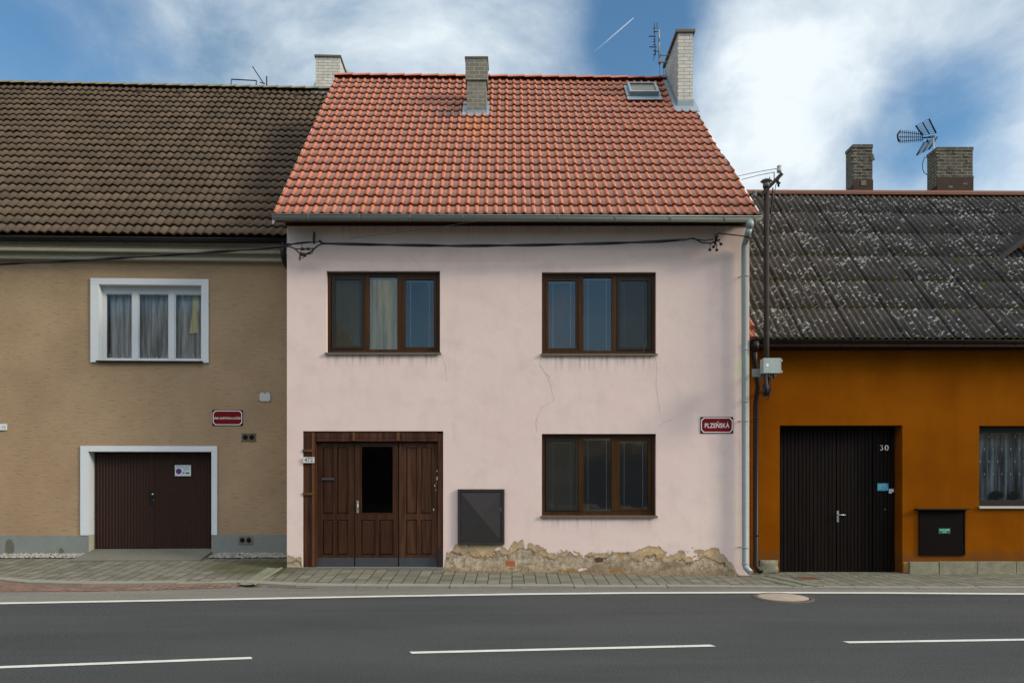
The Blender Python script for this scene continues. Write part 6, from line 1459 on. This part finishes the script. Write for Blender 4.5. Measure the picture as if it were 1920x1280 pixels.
m = MB(); m.tube([rel(1237, 120), rel(1237, 151)], .006, 5); m.tube([rel(1243.5, 117), rel(1243.5, 146)], .006, 5); m.build('antenna_cable', M_WIRE, e)
# grid antenna by the large sooty chimney
x0, x1, v0c, ztc, dep = bigch; yg = RT.o.y + v0c + .75
p = PW(1750, 281, yg); e = sub_empty('antenna', p, 'grid antenna with two mesh reflectors above the large sooty chimney', 'antenna', 'television antennas on the roofs')
def rel(px, py, Y=yg): return PW(px, py, Y) - p
m = MB(); rod(m, rel(1750, 300), rel(1750, 258), .018); m.build('mast', M_ZINC, e)
m = MB(); rod(m, rel(1730, 258.5), rel(1752, 257.5), .020); rod(m, rel(1739, 262), rel(1739, 267), .025); rod(m, rel(1741, 257), rel(1752, 255), .018); m.build('boom', M_BLACKMETAL, e)
def grid(A, B, C_, D_, n_, name='reflector'):
    m = MB(); A, B, C_, D_ = [rel(*q_) for q_ in (A, B, C_, D_)]      # A-B one heavy side, D-C the other
    rod(m, A, B, .020); rod(m, D_, C_, .020); rod(m, (A + D_) / 2, (B + C_) / 2, .016)
    for i in range(n_): t = i / (n_ - 1); rod(m, A.lerp(B, t), D_.lerp(C_, t), .0065)
    m.build(name, M_BLACKMETAL, e)
grid((1717.5, 236, yg - .25), (1730, 254, yg - .05), (1755, 249.5, yg + .25), (1742, 223, yg + .05), 8)
grid((1733, 267, yg - .05), (1719, 291, yg - .25), (1742, 280, yg + .05), (1757.5, 257, yg + .25), 9)
m = MB(); 
for ya, yb_ in ((247.5, 252), (257, 257.5), (265.5, 262)):
    a_, b_ = rel(1686, ya, yg - .15), rel(1731, yb_, yg); rod(m, a_, b_, .009)
    for i in range(12): q_ = a_.lerp(b_, (i + .5) / 12); rod(m, q_ + Vector((-.025, -.05, .03)), q_ + Vector((.025, .05, -.03)), .008)
m.build('director', M_BLACKMETAL, e)
m = MB(); m.tube([rel(1687.5, 246, yg - .15), rel(1683, 253, yg - .15), rel(1683.5, 259, yg - .15), rel(1686, 266, yg - .15)], .025, 6); m.build('director_end', M_BLACKMETAL, e)
m = MB(); m.tube([rel(1739.5, 293.5), rel(1733, 296), rel(1729.5, 307), rel(1730, 317), rel(1733, 324), rel(1739, 328.5)], .010, 6); m.build('antenna_cable', M_BLACKCABLE, e)
# flat antenna lying behind the ridge of the tan house
ya = LF.o.y + vrL + .5
p = PW(495, 160, ya); e = sub_empty('antenna', p, 'low dark antenna with a slanting rod behind the brown ridge', 'antenna', 'television antennas on the roofs')
def rel(px, py, Y=ya): return PW(px, py, Y) - p
m = MB(); rod(m, rel(500, 172), rel(500, 143.5), .018); m.build('mast', M_BLACKMETAL, e)
m = MB(); rod(m, rel(434, 149), rel(481, 151.5), .016); rod(m, rel(434, 150), rel(433, 160), .012); rod(m, rel(481, 151.5), rel(480, 162), .014); rod(m, rel(487, 155), rel(497, 157), .012); m.build('frame', M_BLACKMETAL, e)
m = MB(); rod(m, rel(473.5, 125), rel(495, 158), .014); m.build('slanting_rod', M_BLACKMETAL, e)

# ---- contrail high in the sky
mc, nc, bc = new_mat('contrail_vapour'); nc.n.remove(bc); oc = nc.obj(); out = nc.n['Material Output']
tr = nc.add('ShaderNodeBsdfTransparent'); df = nc.add('ShaderNodeBsdfDiffuse'); df.inputs[0].default_value = (.95, .97, 1, 1); tl = nc.add('ShaderNodeBsdfTranslucent'); tl.inputs[0].default_value = (.95, .97, 1, 1)
ad = nc.add('ShaderNodeMixShader'); nc.link(df.outputs[0], ad.inputs[1]); nc.link(tl.outputs[0], ad.inputs[2])
A_, B_ = PW(1116, 96, 6000), PW(1187.5, 34.5, 6300)
t_ = nc.math('DIVIDE', nc.vec('DOT_PRODUCT', nc.vec('SUBTRACT', oc, tuple(A_)), tuple((B_ - A_).normalized())), (B_ - A_).length)
lw = nc.add('ShaderNodeLayerWeight'); lw.inputs[0].default_value = .5
al = nc.math('MULTIPLY', nc.math('MULTIPLY', nc.step(t_, 0.0, 1.0, .05, .75), nc.math('SUBTRACT', 1.0, lw.outputs['Facing'])), nc.step(nc.noise(nc.scale(oc, .01, .01, .01), 1.0, 4), .25, .6, .6, 1.0))
mx = nc.add('ShaderNodeMixShader'); nc.put(mx.inputs[0], al); nc.link(tr.outputs[0], mx.inputs[1]); nc.link(ad.outputs[0], mx.inputs[2]); nc.link(mx.outputs[0], out.inputs[0])
o = MB().tube([A_.lerp(B_, i / 10) for i in range(11)], [9 - .55 * i for i in range(11)], 10).build('contrail', mc, None, 'stuff'); tag(o, 'thin white aircraft contrail in the blue gap above the red roof', 'contrail', kind='stuff')
